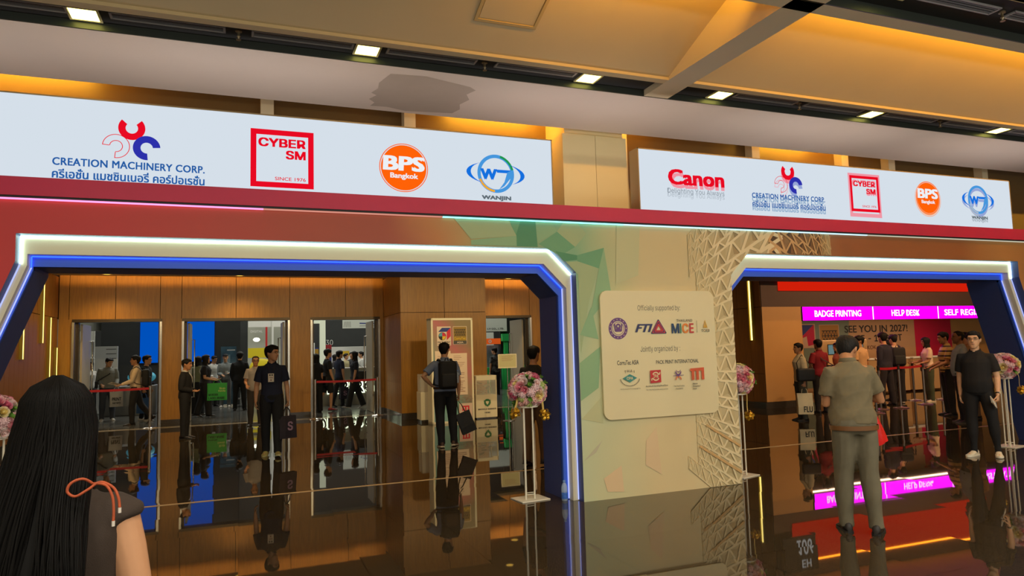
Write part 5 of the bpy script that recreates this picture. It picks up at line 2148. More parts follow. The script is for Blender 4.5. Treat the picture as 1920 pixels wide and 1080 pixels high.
    if tk == 'suit':     # shirt front and lapels
        c = MB(cloth('shirt_front', (214, 210, 204)))
        ax = TM.to_3x3() @ V((1, 0, 0))
        f = lambda u, z, y_: tp(u, y_, z)
        yc = .112 * w + g_ + .010
        c.grid([[f(-.030, 1.435, .06), f(.030, 1.435, .06)], [f(-.036, 1.40, .084 * w + g_ * .6), f(.036, 1.40, .084 * w + g_ * .6)], [f(-.030, 1.33, yc - .006), f(.030, 1.33, yc - .006)], [f(-.016, 1.25, yc + .004), f(.016, 1.25, yc + .004)], [f(-.002, 1.18, yc + .003), f(.002, 1.18, yc + .003)]], None, True)
        c.build('shirt_front', root)
    # --- shoes
    sc, sole = shoes
    for s in (1, -1):
        kn, an, RM = J[s]
        M = Matrix.Translation(an) @ RM @ Matrix.Scale(k, 4)
        c = MB(mat('shoe_%d_%d_%d' % sc, sc, .55))
        rows = []
        for yv, hw, zt in ((-.078, .018, -.035), (-.070, .032, .0), (-.035, .039, .022), (.01, .041, .016), (.05, .043, -.008), (.10, .047, -.026), (.145, .044, -.040), (.178, .030, -.050), (.192, .012, -.058)):
            row = []
            for j in range(12):
                a = 2 * math.pi * j / 12
                zc = (zt - .066) / 2
                row.append((hw * math.cos(a) * (1.0 if math.sin(a) < 0 else .88), yv, zc + (zt + .066) / 2 * math.sin(a)))
            rows.append(row)
        c.grid(rows, None, True, M=M, wrap=True, caps=True)
        sh = c.build('shoe', root)
        c = MB(mat('sole_%d_%d_%d' % sole, sole, .6) if sole else mat('sole_dark', (28, 26, 25), .6))
        prof = []
        for yv, hw in ((-.080, .016), (-.070, .034), (-.03, .041), (.02, .041), (.07, .045), (.12, .048), (.16, .042), (.186, .027), (.198, .010)):
            prof.append((hw, yv))
        poly = prof + [(-a, b_) for a, b_ in prof[::-1]]
        c.prismz([(a, b_) for a, b_ in poly], -.075, -.052 if sole else -.06, M=M)
        c.build('sole', sh)
    # --- belt
    if belt:
        c = MB(mat('belt_%d_%d_%d' % belt, belt, .5))
        rows = []
        for z, e in ((belt_z, .0), (belt_z, .006), (belt_z + .037, .006), (belt_z + .037, .0)):
            row = []
            bl = belly * math.exp(-((z - 1.05) / .13) ** 2)
            for j in range(36):
                a = 2 * math.pi * j / 36
                wb_ = 1.0 if belt_z > .93 else 1.02
                rx, ry = .161 * wb_ * w * k + gr + .006 + e + bl * .35, .113 * wb_ * w * k + gr + .006 + e + bl * .55
                row.append(tp(0, -.006 + bl * .5, z) + V((rx * math.cos(a), ry * math.sin(a), 0)))
            rows.append(row)
        c.grid(rows, None, True, wrap=True)
        c.build('belt', root)
    # --- hair
    hc = mat('hair_%d_%d_%d' % haircol, haircol, .5, noise=.25, scale=40) if haircol else M_HAIR
    if hair != 'bald':
        c = MB(hc)
        n, mrow = 36, 10
        hr = random.Random(int(x * 100) + 7)
        rows = []
        for i in range(mrow + 1):
            row = []
            for j in range(n):
                th = 2 * math.pi * j / n
                ath = abs((th + math.pi) % (2 * math.pi) - math.pi)      # 0 front .. pi back
                if hair in ('long', 'bob'):
                    lim = .80 if ath < .75 else (.80 - (ath - .75) / .5 * .72 if ath < 1.25 else .06)
                elif hair == 'cap':
                    lim = .74
                elif hair == 'receding':
                    lim = .90 if ath < .9 else (.90 - (ath - .9) / .6 * .34 if ath < 1.5 else max(.08, .56 - (ath - 1.5) / 1.1 * .46))
                else:
                    lim = .80 if ath < .75 else (.80 - (ath - .75) / .45 * .26 if ath < 1.2 else (.54 + .0 if ath < 1.75 else max(.06, .54 - (ath - 1.75) / .9 * .46)))
                f = 1.0 - (1.0 - lim) * (i / mrow) ** .85
                th_ = {'short': .016, 'thick': .026, 'bob': .024, 'long': .022, 'cap': .014, 'receding': .010, 'bun': .014}.get(hair, .016)
                g = th_ * (1 - .75 * max(0, (i / mrow - .55) / .45) ** 2 * (0 if hair in ('long', 'bob') else 1)) * (1 + .12 * hr.uniform(-1, 1))
                row.append(H(th, f, g))
            rows.append(row)
        rows.append([H(2 * math.pi * j / n, max(0, .99 - .3), -.02) for j in range(n)])
        c.grid(rows, None, True, wrap=True, caps=True)
        if hair in ('long', 'bob'):
            dn_ = .16 if hair == 'bob' else .30
            rows = []
            for i in range(7):
                u = i / 6
                row = []
                for j in range(15):
                    th = R(65 + 230 * j / 14)
                    base = HM @ (head_at(th, .42) * 1.0)
                    ctr = HM @ V((0, -.02, .42 * HH))
                    d = base - ctr
                    d.z = 0
                    spread = 1.24 - .10 * u if hair == 'bob' else 1.22 - .22 * u
                    row.append(ctr + d * spread + V((0, 0, -dn_ * u * k)) + (HM.to_3x3() @ V((0, -.02 * u, 0))))
                rows.append(row)
            inner = [[p + (HM @ V((0, -.02, .42 * HH)) + V((0, 0, -dn_ * i / 6 * k)) - p) * .22 for p in r] for i, r in enumerate(rows)]
            c.grid(rows, None, True)
            c.grid(inner, None, True)
            c.grid([rows[-1], inner[-1]], None, True)
        o = c.build('hair', root, angle=80)
    # --- face marks
    c = MB(mat('eye_dark', (26, 20, 18), .3))
    for s in (1, -1):
        c.ell((0, 0, 0), (.0125, .005, .0055), 10, 6, M=HM @ Matrix.Translation((s * .031, .0875, .565 * HH)))
        c.tube([HM @ V((s * .016, .0965, .655 * HH)), HM @ V((s * .034, .0955, .672 * HH)), HM @ V((s * .052, .083, .655 * HH))], [.0035 * k] * 3, 6)
    c.build('eyes', root)
    c = MB(mat('lips_' + skin, tuple(int(a * b_) for a, b_ in zip(SKINS[skin], (.86, .66, .64))), .5))
    c.tube([HM @ V((-.022, .0925, .272 * HH)), HM @ V((0, .1015, .27 * HH)), HM @ V((.022, .0925, .272 * HH))], [.003 * k, .0055 * k, .003 * k], 8)
    c.build('mouth', root)
    if glasses:
        c = MB(mat('spectacle_frame', (40, 30, 28), .35))
        for s in (1, -1):
            pts = [HM @ V((s * .033 + .023 * math.cos(a), .103, .56 * HH + .017 * math.sin(a))) for a in [2 * math.pi * j / 14 for j in range(15)]]
            c.tube(pts, .0018 * k, 6)
            c.tube([HM @ V((s * .056, .103, .57 * HH)), HM @ V((s * .082, .02, .56 * HH)), HM @ V((s * .082, -.02, .54 * HH))], .0018 * k, 6)
        c.tube([HM @ V((-.010, .105, .57 * HH)), HM @ V((.010, .105, .57 * HH))], .0018 * k, 6)
        c.build('glasses', root)
    if mask:
        c = MB(cloth('mask', mask))
        c.grid([[H(R(-62 + 124 * j / 10), f, .008) for j in range(11)] for f in (.08, .2, .32, .42)], None, True)
        c.build('face_mask', root)
    W = Matrix.Translation((x, y, 0)) @ Matrix.Rotation(ang, 4, 'Z')
    return dict(root=root, W=W, k=k, tp=tp, A=A, sho=sho, fing=fingers, H=H, HM=HM, J=J, TM=TM, ang=ang, w=w, hip=hip, g=g_)


def wpt(P, p):
    return P['W'] @ V(p)


# ------------------------------------------------------------------ carried things
def tote(label, P, s, w, h, d, rgb, name='shopping_bag', cat='bag', swing=0.0, handle=.16, yaw=0.0, words=None, hcol=None, rough=.6, drop=0.0):
    """bag hanging from hand s of person P by two handle loops"""
    hand = wpt(P, P['fing'][s][0])
    t = thing(name, label, cat, hand - V((0, 0, handle)), P['ang'] + yaw)
    M = Matrix.Rotation(swing, 4, 'Y')
    sl = Matrix.Translation((0, 0, handle)) @ M @ Matrix.Translation((0, 0, -handle))
    c = MB(mat('bag_%d_%d_%d' % rgb, rgb, rough, noise=.06, scale=10))
    rows = []
    for i in range(7):
        u = i / 6
        z = -h * u
        ww, dd = w / 2 * (1 - .03 * math.sin(u * 3)), d / 2 * (.45 + .55 * min(1, u * 1.6))
        row = []
        for (a, b_) in ((-1, -1), (-.33, -1.08), (.33, -.94), (1, -1), (1.02, 0), (1, 1), (.33, 1.05), (-.33, .95), (-1, 1), (-.97, 0)):
            row.append((a * ww, b_ * dd, z))
        rows.append(row)
    c.grid(rows, None, False, M=sl, wrap=True, caps=True)
    if words:
        for tx, x0, x1, z0, z1, m in words:
            vs, fs = text_mesh(tx, .03, 0)
            c.add([(w * (x0 + u * (x1 - x0)), -d / 2 * 1.12 - q * .00005, -h * (1 - (z0 + v * (z1 - z0)))) for u, v, q in vs], fs, m, False, sl)
            c.add([(-w * (x0 + u * (x1 - x0)), d / 2 * 1.12 + q * .00005, -h * (1 - (z0 + v * (z1 - z0)))) for u, v, q in vs], fs, m, False, sl)
    c.build('body', t)
    for sy in (-1, 1):
        c = MB(mat('handle_%d_%d_%d' % (hcol or rgb), hcol or rgb, .6))
        c.tube([sl @ V((-w * .22, sy * d * .22, -.02)), sl @ V((-w * .15, sy * d * .12, handle * .55)), sl @ V((0, sy * .008, handle)), sl @ V((w * .15, sy * d * .12, handle * .55)), sl @ V((w * .22, sy * d * .22, -.02))], .006, 8)
        c.build('handle', t)
    return t


def backpack(label, P, rgb=(24, 24, 26), w=.30, h=.44, d=.16, z=1.17):
    k = P['k']
    t = thing('backpack', label, 'backpack', wpt(P, (0, 0, 0)), P['ang'])
    m = mat('pack_%d_%d_%d' % rgb, rgb, .75, noise=.12, scale=20)
    base = P['tp'](0, -.115 * P['w'] - P['g'] - .01, z)
    Mx = Matrix.Translation(base) @ P['TM'].to_3x3().to_4x4()
    c = MB(m)
    c.rbox(-w / 2, w / 2, -d, 0, -h / 2, h / 2, .06, None, Mx)
    c.build('body', t)
    c = MB(mat('pack_pocket', tuple(min(255, v + 10) for v in rgb), .7))
    c.rbox(-w / 2 + .035, w / 2 - .035, -d - .035, -d + .05, -h / 2 + .03, .03, .03, None, Mx)
    c.build('pocket', t)
    c = MB(mat('pack_zip', (96, 96, 96), .4))
    c.tube([Mx @ V((-w / 2 + .03, -d * .75, h / 2 - .05)), Mx @ V((-w * .2, -d * .8, h / 2 - .005)), Mx @ V((w * .2, -d * .8, h / 2 - .005)), Mx @ V((w / 2 - .03, -d * .75, h / 2 - .05))], .004, 6)
    c.build('zip', t)
    for s in (1, -1):
        c = MB(m)
        g = P['g']
        wd = P['w']
        pts = [Mx @ V((s * .08, -.01, h / 2 - .05)), P['tp'](s * .10, -.07 * wd, 1.40) + V((0, 0, .03)), P['tp'](s * .105, -.01, 1.425) + V((0, 0, .028)), P['tp'](s * .11, .075 * wd + g, 1.37) + V((0, .012, .012)), P['tp'](s * .12, .112 * wd + g + .018, 1.26), P['tp'](s * .145, .07 * wd + g + .02, 1.12), P['tp'](s * (.165 * wd + g), -.03, 1.03), Mx @ V((s * .13, -.02, -h / 2 + .06))]
        c.tube(pts, [(.026, .007)] * len(pts), 8, ref=(1, 0, 0))
        c.build('strap', t)
    c = MB(m)
    c.tube([Mx @ V((-.03, -.02, h / 2 - .01)), Mx @ V((-.02, -.02, h / 2 + .04)), Mx @ V((.02, -.02, h / 2 + .04)), Mx @ V((.03, -.02, h / 2 - .01))], .008, 8)
    c.build('loop', t)
    return t


def shoulder_bag(label, P, s, rgb=(22, 22, 26), w=.30, h=.24, d=.11, z=.98, yoff=-.03, cross=False, xo=None):
    k = P['k']
    t = thing('shoulder_bag', label, 'bag', wpt(P, (0, 0, 0)), P['ang'])
    m = mat('sbag_%d_%d_%d' % rgb, rgb, .6, noise=.1, scale=15)
    b = P['tp'](s * (xo if xo is not None else (.165 * P['w'] + P['g'] + d / 2 + .03)), yoff, z)
    c = MB(m)
    c.rbox(b.x - d / 2, b.x + d / 2, b.y - w / 2, b.y + w / 2, b.z - h / 2, b.z + h / 2, .04)
    c.build('body', t)
    c = MB(m)
    shd = -s if cross else s
    a = P['tp'](shd * .11, -.005, 1.425) + V((0, 0, .03))
    g, wd = P['g'], P['w']
    f = P['tp'](shd * .06 + s * .03, .118 * wd + g + .01, 1.26) if cross else P['tp'](s * .14, .10 * wd + g + .01, 1.28)
    r = P['tp'](shd * .06 + s * .03, -.118 * wd - g - .01, 1.26) if cross else P['tp'](s * .14, -.105 * wd - g - .01, 1.28)
    c.tube([b + V((0, w / 2 - .03, h / 2 - .01)), f, a, r, b + V((0, -w / 2 + .03, h / 2 - .01))], [(.014, .004)] * 5, 8, ref=(1, 0, 0))
    c.build('strap', t)
    return t
# ------------------------------------------------------------------ the cast
DN = V((0, 0, -1))
M_INKW = mat('bag_ink_white', (220, 220, 214), .6)
M_INKK = mat('bag_ink_black', (30, 30, 30), .6)
M_INKG = mat('bag_ink_darkgreen', (20, 60, 30), .6)

# guard in a dark suit
P = person('person in a black suit with white collar standing hands clasped beside the widest doorway', -1.02, 15.88, (1, -.22), S=1.60, build=.94, skin='tan', top=('suit', (22, 20, 22)), bottom=('trousers', (20, 19, 21)),
           shoes=((18, 17, 17), None), head=(-6, -6), armR=((.10, -.10, -1), (-.45, .80, -.22)), armL=((-.10, -.10, -1), (.45, .80, -.22)), collar=(206, 198, 186), legR=((.03, .0, -1), (.0, -.02, -1)), legL=((-.03, .0, -1), (0, -.02, -1)), voxel=.009)

# person in the navy polo walking to the camera
P = person('person in a navy polo shirt with a white badge, walking forward and looking aside', .50, 12.24, (-.12, -1), S=1.77, build=.98, skin='mid', top=('polo', (24, 30, 52)), bottom=('trousers', (20, 20, 22)),
           shoes=((168, 156, 92), (190, 180, 120)), head=(58, -2), hair='thick', armR=((.22, -.10, -1), (.02, .34, -1)), armL=((-.20, -.10, -1), (-.10, .22, -1)), curlL=1.0, curlR=.4,
           legR=((.02, -.10, -1), (.0, -.22, -1)), legL=((-.02, .17, -1), (-.0, .02, -1)), footR=(6, 8), footL=(-8, -6), glasses=True, voxel=.008, hem=.82)
c = MB(mat('badge_white', (220, 205, 180), .4))
q = P['tp'](.0, .128, 1.24)
c.box(q.x - .045, q.x + .045, q.y + .012, q.y + .018, q.z - .085, q.z + .05)
pk_ = mat('badge_print', (120, 70, 60), .5)
for u in (-.017, .017):
    c.box(q.x + u - .012, q.x + u + .012, q.y + .0185, q.y + .0195, q.z + .014, q.z + .036, M_INKK)
for k in range(2):
    c.box(q.x - .03, q.x + .03 - .012 * k, q.y + .0185, q.y + .0195, q.z - .012 - .014 * k, q.z - .006 - .014 * k, pk_)
c.box(q.x - .010, q.x + .010, q.y + .0185, q.y + .0195, q.z - .066, q.z - .046, pk_)
c.build('name_badge', P['root'])
c = MB(mat('lanyard', (40, 30, 40), .7))
for s in (1, -1):
    c.tube([P['tp'](s * .06, -.01, 1.46), P['tp'](s * .05, .085, 1.40), P['tp'](s * .02, .128, 1.30) + V((0, .01, 0)), q + V((0, .018, .07))], [(.006, .002)] * 4, 6, ref=(1, 0, 0))
c.build('lanyard', P['root'])
tote('dark purple shopping bag with pale lettering in the navy polo person\'s hand', P, -1, .30, .36, .12, (34, 26, 36), yaw=.5, words=[('S', -.05, .25, .35, .75, mat('bag_ink_mauve', (150, 120, 140), .6))])

person('person in a grey waistcoat and glasses partly behind the navy polo person', .36, 17.75, (-.1, -1), S=1.62, build=1.05, belly=.02, skin='tan', top=('shirt', (150, 140, 132)), bottom=('trousers', (40, 34, 32)), shoes=((30, 26, 24), None), head=(10, -8), hair='receding', glasses=True,
       armR=((.2, .1, -1), (-.2, .9, -.3)), armL=((-.15, 0, -1), (-.05, .15, -1)))

# person with the backpack
P = person('person with a black backpack and grey-blue shirt seen from behind, hand on hip', 3.28, 11.70, (.06, 1), S=1.75, build=1.03, belly=.02, skin='mid', top=('shirt', (122, 134, 160)), bottom=('trousers', (22, 22, 25)),
           shoes=((70, 44, 30), (206, 190, 160)), belt=(58, 36, 22), head=(-28, -4), armL=((-.80, -.18, -.75), (.62, .18, -.62)), handL=(.7, -.1, -.3), armR=((.20, -.06, -1), (.03, .16, -1)), curlR=1.0,
           legR=((.09, .12, -1), (.06, -.0, -1)), legL=((-.03, -.08, -1), (.04, -.06, -1)), footR=(28, 4), footL=(-2, 4), voxel=.009, hem=.90)
backpack('black backpack on the back of the grey-blue shirted person, bottle in its side', P, (20, 20, 22), .31, .47, .17, 1.19)
t = tote('black tote bag hanging aslant from the backpack wearer\'s right hand', P, 1, .26, .36, .10, (22, 21, 22), swing=-.36, handle=.24, hcol=(80, 70, 50))
t = thing('drink_bottle', 'clear bottle in the side pocket of the black backpack', 'bottle', wpt(P, P['tp'](.175, -.17, 1.05)), 0)
c = MB(mat('clear_plastic', (200, 220, 240), .06, alpha=.45, spec=.6))
c.lathe([(.001, 0), (.03, 0), (.032, .01), (.032, .15), (.014, .18), (.014, .2), (.001, .2)], n=16)
c.build('body', t)
c = MB(mat('bottle_cap', (120, 160, 220), .4))
c.lathe([(.001, .2), (.016, .2), (.016, .222), (.001, .222)], n=14)
c.build('cap', t)

person('person in dark top and brown trousers half hidden by the blue archway leg', 3.86, 9.15, (.75, .6), S=1.63, build=1.0, skin='tan', top=('tee', (26, 24, 26)), bottom=('trousers', (96, 66, 40)), shoes=((40, 30, 26), None), armR=((.1, -.05, -1), (.0, .3, -1)),
       legR=((.02, .16, -1), (0, .02, -1)), legL=((-.02, -.1, -1), (0, -.2, -1)), footL=(-5, 12))

# ---------- leftmost doorway
P = person('person in a grey hoodie with a crossbody strap holding a white paper bag', -3.33, 21.9, (.22, -1), S=1.71, build=1.05, top=('hoodie', (128, 130, 124)), bottom=('trousers', (62, 66, 74)), shoes=((170, 166, 156), (210, 206, 196)), head=(30, -22),
           armR=((.14, 0, -1), (-.20, .75, -.35)), armL=((-.12, .06, -1), (.05, .75, -.45)), curlL=1.0, legR=((.06, .02, -1), (.03, 0, -1)), legL=((-.06, .02, -1), (-.03, 0, -1)))
shoulder_bag('small dark crossbody bag on the grey hoodie', P, 1, (26, 26, 30), .20, .2, .07, .98, .05, True)
tote('white paper bag with dark print held by the person in the grey hoodie', P, -1, .32, .40, .12, (206, 200, 188), 'paper_bag', yaw=.1, words=[('NEWS', -.3, .3, .2, .3, M_INKK), ('PRINT', -.35, .35, .4, .62, M_INKK)])
person('person in white behind the grey hoodie at the left jamb', -4.02, 23.4, (.6, -.8), S=1.62, female=True, hair='long', top=('long', (196, 192, 184)), bottom=('trousers', (40, 40, 46)), shoes=((40, 40, 40), None), legL=((-.0, .2, -1), (0, .05, -1)), legR=((.0, -.2, -1), (0, -.3, -1)))
P = person('person in a cream shirt walking left with papers in both hands', -2.42, 19.95, (-1, -.08), S=1.72, build=1.0, skin='tan', hair='thick', top=('shirt_long', (206, 182, 150)), bottom=('trousers', (24, 22, 24)), shoes=((34, 26, 22), None),
           armR=((.05, .25, -1), (-.10, .9, -.28)), armL=((-.05, .3, -1), (.10, .9, -.32)), legR=((.02, -.30, -1), (0, -.62, -.8)), legL=((-.02, .16, -1), (0, -.02, -1)), footR=(4, 38), footL=(-4, 0))
backpack('black backpack on the person in the cream shirt', P, (20, 20, 24), .30, .44, .17, 1.16)
hl = (wpt(P, P['fing'][1][0]) + wpt(P, P['fing'][-1][0])) / 2
t = thing('paper_sheets', 'sheaf of white papers in the hands of the person in the cream shirt', 'papers', hl + V((-.06, 0, .03)), P['ang'])
c = MB(mat('paper_white', (214, 206, 190), .7))
for k in range(4):
    c.box(-.15, .15, -.12, .14, .004 * k, .004 * k + .003, M=Euler((.25, .05 * k, .12 * k)).to_matrix().to_4x4())
c.build('sheets', t)
P = person('person in black facing right behind the cream shirt in the leftmost doorway', -2.30, 21.1, (1, -.3), S=1.72, top=('tee', (22, 22, 24)), bottom=('trousers', (24, 24, 28)), hair='thick', shoes=((200, 196, 186), (210, 206, 196)), glasses=True, legR=((0, .15, -1), (0, 0, -1)), legL=((0, -.15, -1), (0, -.25, -1)), curlR=1.0)
tote('blue carrier bag low behind the cream shirt walker', P, 1, .34, .40, .12, (40, 84, 140), handle=.14, yaw=1.57)

# ---------- widest doorway
P = person('person in pale green top walking behind the green bag carrier', -1.10, 22.1, (.5, .8), S=1.66, female=True, hair='bob', top=('tee', (132, 140, 110)), bottom=('wide', (40, 40, 42)), shoes=((150, 146, 140), None))
shoulder_bag('white shoulder bag hanging from the pale green top', P, 1, (206, 206, 196), .22, .34, .08, .92)
P = person('person in black with a bright green bag walking right', -.86, 21.15, (.98, -.1), S=1.68, female=True, build=1.12, hair='bob', top=('tee', (26, 23, 28)), bottom=('wide', (22, 21, 23)), shoes=((26, 25, 26), None),
           armR=((.1, .05, -1), (.0, .95, -.25)), armL=((-.1, .05, -1), (.0, .95, -.2)), legR=((.0, .22, -1), (0, .05, -1)), legL=((0, -.24, -1), (0, -.34, -1)), footL=(-4, 18))
t = tote('bright green bag with pale lettering carried by the person in black', P, 1, .50, .46, .10, (52, 168, 62), handle=.10, words=[('We are', .12, .42, .62, .76, mat('bag_ink_lime', (190, 220, 120), .6)), ('friendly', .06, .44, .46, .60, mat('bag_ink_lime', (190, 220, 120), .6)), ('MODERN', -.42, .05, .26, .40, M_INKG), ('LABELWARE', -.42, .40, .06, .20, M_INKG)], swing=.0, yaw=1.57)
P = person('person in light grey shirt and trousers holding a paper cup, facing the lobby', -.42, 25.0, (.05, -1), S=1.72, top=('shirt_long', (126, 132, 130)), bottom=('trousers', (110, 112, 112)), shoes=((190, 186, 178), (214, 210, 200)), head=(-8, -8), hair='cap', armL=((-.1, .1, -1), (.45, .75, -.0)), armR=((.1, .05, -1), (-.35, .8, -.15)), curlL=1.0)
q = wpt(P, P['fing'][-1][0])
t = thing('paper_cup', 'white paper cup in the hand of the person in light grey', 'cup', q + V((0, -.02, -.05)))
c = MB(mat('cup_white', (216, 214, 206), .5))
c.lathe([(.001, 0), (.03, 0), (.04, .10), (.042, .10), (.042, .105), (.001, .105)], n=16)
c.build('body', t)
person('person in white mostly hidden behind the light grey shirt', -.80, 25.55, (.6, -.8), S=1.68, top=('tee', (200, 200, 194)), bottom=('trousers', (40, 40, 42)), head=(0, -15))
person('person in a dark suit seen from behind in the widest doorway', .02, 23.0, (.12, 1), S=1.76, build=1.05, top=('suit', (20, 22, 26)), bottom=('trousers', (18, 18, 20)), shoes=((16, 16, 16), None), hair='thick', collar=(20, 22, 26), legR=((.06, 0, -1), (.04, 0, -1)), legL=((-.06, 0, -1), (-.04, 0, -1)), armR=((.16, .06, -1), (-.1, .4, -1)), armL=((-.16, .06, -1), (.1, .4, -1)))

# ---------- third doorway
P = person('person with long dark hair at the left edge of the third doorway', 2.02, 20.5, (-.5, .9), S=1.64, female=True, hair='long', top=('tee', (20, 20, 24)), bottom=('wide', (20, 20, 22)), shoes=((20, 20, 20), None))
shoulder_bag('black shoulder bag of the person at the third doorway edge', P, 1, (18, 18, 20), .3, .3, .1, .92)
P = person('person in black tee and shorts with red trainers walking right', 2.36, 20.75, (1, .2), S=1.74, build=1.0, skin='mid', top=('tee', (22, 22, 22)), bottom=('shorts', (24, 24, 26)), shoes=((150, 34, 40), (40, 24, 26)), head=(12, 0), hair='thick',
           armR=((.08, .10, -1), (.0, .34, -1)), armL=((-.08, -.1, -1), (0, .1, -1)), legR=((.0, .16, -1), (0, -.02, -1)), legL=((0, -.26, -1), (0, -.62, -.85)), footL=(-2, 52), footR=(4, 0))
c = MB(mat('back_logo', (180, 140, 40), .6))
for k in range(2):
    a, b_ = P['tp'](-.05, -.128, 1.31 - .03 * k), P['tp'](.05, -.128, 1.31 - .03 * k)
    c.tube([a, b_], .006, 6)
c.build('back_print', P['root'])
P = person('person in navy with a lanyard behind the black tee in the third doorway', 2.90, 22.35, (.9, .4), S=1.70, top=('polo', (26, 34, 60)), bottom=('trousers', (24, 25, 32)), hair='thick', shoes=((40, 40, 44), None), curlR=1.0, legR=((0, .12, -1), (0, 0, -1)), legL=((0, -.2, -1), (0, -.3, -1)), footL=(-2, 14))
tote('dark purple carrier bag low behind the red trainers', P, 1, .30, .36, .12, (34, 28, 44), yaw=1.57, words=[('S', -.2, .2, .3, .7, mat('bag_ink_mauve', (150, 120, 140), .6))])
P = person('person in dark tee and wide trousers striding left with a shoulder bag', 3.20, 21.25, (-1, -.1), S=1.67, female=True, hair='bob', skin='mid', top=('tee', (26, 28, 40)), bottom=('wide', (18, 18, 20)), shoes=((44, 44, 46), (150, 150, 146)), armL=((-.06, .12, -1), (.0, .22, -1)), armR=((.06, -.1, -1), (0, .1, -1)),
           legL=((0, .34, -1), (0, .22, -1)), legR=((0, -.30, -1), (0, -.42, -1)), footR=(4, 22), footL=(-2, -6))
shoulder_bag('black shoulder bag swinging behind the striding person', P, -1, (20, 18, 20), .32, .26, .10, 1.0, -.20)
# people at the far stand
for x, y, f, S, hr, tc, lb, fm in ((3.60, 29.2, (1, -.3), 1.60, 'bob', (60, 56, 60), 'person with bobbed hair left of the far stand group', True), (4.02, 29.0, (.8, -.6), 1.62, 'thick', (170, 160, 120), 'person in khaki at the far stand', False),
                                   (4.34, 29.6, (-.5, -.9), 1.66, 'thick', (40, 40, 44), 'person in black in the middle of the far stand group', False), (4.60, 28.8, (-1, .0), 1.68, 'thick', (196, 196, 190), 'person in white at the far stand, behind the striding person', False),
                                   (5.02, 29.4, (-.9, -.4), 1.58, 'long', (196, 178, 140), 'person with a beige headscarf at the far stand', True)):
    P = person(lb, x, y, f, S=S, female=fm, hair=hr, haircol=(190, 160, 110) if 'headscarf' in lb else None, top=('long', tc), bottom=('trousers', (40, 40, 44)), group='visitors at the far stand', voxel=.013, armR=((.1, .1, -1), (-.1, .8, -.2)))
# doorway beside the pier
person('person in a black and white patterned shirt in the doorway beside the pier', 8.62, 24.0, (-.3, .95), S=1.68, build=1.05, top=('shirt', (64, 64, 68)), bottom=('trousers', (30, 30, 34)), hair='thick', head=(30, -8))
_pm = mat('patterned_shirt', (90, 92, 92), .8, noise=.85, scale=12)
_sh = [o for o in bpy.data.objects if o.name.startswith('shirt') and o.parent and 'patterned shirt' in o.parent.get('label', '')][0]
_sh.data.materials.clear()
_sh.data.materials.append(_pm)

# ---------- registration queue
P = person('person in a khaki grey shirt and trousers seen from behind, looking down at a phone', 4.90, 4.62, (.34, 1), S=1.70, build=1.03, belly=.05, skin='tan', lean=5, top=('shirt', (112, 100, 74)), bottom=('trousers', (106, 98, 78)), shoes=((34, 28, 24), None),
           belt=(112, 72, 34), belt_z=.872, head=(-48, -30), hair='short', armR=((.42, .10, -1), (-.30, .88, .22)), armL=((-.08, .16, -1), (.62, .74, .12)), curlR=.8, curlL=.8, voxel=.007, hem=.895, fold=.026, loose=1.1,
           legR=((-.005, -.10, -1), (.02, -.10, -1)), legL=((.0, .12, -1), (-.01, .02, -1)), footR=(38, 0), footL=(10, 0))
c = MB(mat('bald_spot_skin', (120, 84, 62), .5))
c.ell((0, 0, 0), (.034, .036, .008), 14, 6, M=P['HM'] @ Matrix.Translation((0, -.045, .985 * HH)) @ Matrix.Rotation(.45, 4, 'X'))
c.build('bald_spot', P['root'])
hx = (wpt(P, P['fing'][1][0]) + wpt(P, P['fing'][-1][0])) / 2
t = thing('phone', 'phone in the hands of the person in khaki grey', 'phone', hx + V((0, .02, .05)), P['ang'])
c = MB(M_BLACK)
c.rbox(-.036, .036, -.006, .004, -.07, .07, .004, M=Matrix.Rotation(-.6, 4, 'X'))
c.build('body', t)
q = wpt(P, V((.245, .10, 1.06)))
t = thing('plastic_bag', 'red plastic bag hanging from the arm of the person in khaki grey', 'bag', q + V((-.02, .02, -.34)), P['ang'] + .2)
c = MB(mat('red_plastic', (214, 30, 26), .35, noise=.1, scale=10, bump=.5, bscale=18))
V_B = .33
rows = []
for i in range(10):
    u = i / 9
    ww, dd = .012 + .085 * u ** .9, .010 + .035 * math.sin(u * 2.2)
    rows.append([(ww * math.cos(a) * (1 + .10 * math.sin(5 * a + 4 * u)) + .05 * u, dd * math.sin(a) * (1 + .2 * math.sin(3 * a)), V_B - V_B * 1.05 * u + .03 * math.cos(a) * u) for a in [2 * math.pi * j / 20 for j in range(20)]])
c.grid(rows, None, True, wrap=True, caps=True)
c.build('body', t)

P = person('person in black with white shoes, glasses and wristwatch by the right archway leg', 9.40, 6.72, (-1, -.42), S=1.68, build=1.08, belly=.03, skin='fair', top=('polo', (22, 21, 23)), bottom=('slim', (20, 19, 21)), shoes=((226, 216, 192), (236, 228, 206)), head=(4, 0), hair='short', glasses=True,
           armL=((-.20, -.02, -1), (-.02, .30, -1)), armR=((.14, -.1, -1), (.02, .1, -1)), curlL=.9, legR=((.02, .06, -1), (.0, -.02, -1)), legL=((-.14, .04, -1), (-.06, -.10, -1)), footR=(14, 0), footL=(-16, 0), voxel=.008, hem=.88)
el, wr, hd = P['A'][-1]
c = MB(mat('watch_face', (236, 226, 190), .25, metal=.3))
rd = V((-1, .1, .15)).normalized()
c.tube([wr + (el - wr) * .10 + rd * .024, wr + (el - wr) * .10 + rd * .036], .021, 16)
c.build('watch', P['root'])
c = MB(M_BLACK)
c.tube([wr + (el - wr) * .07, wr + (el - wr) * .13], [(.031, .027)] * 2, 14, ref=(0, 1, 0))
c.build('watch_strap', P['root'])
q = wpt(P, P['fing'][-1][0])
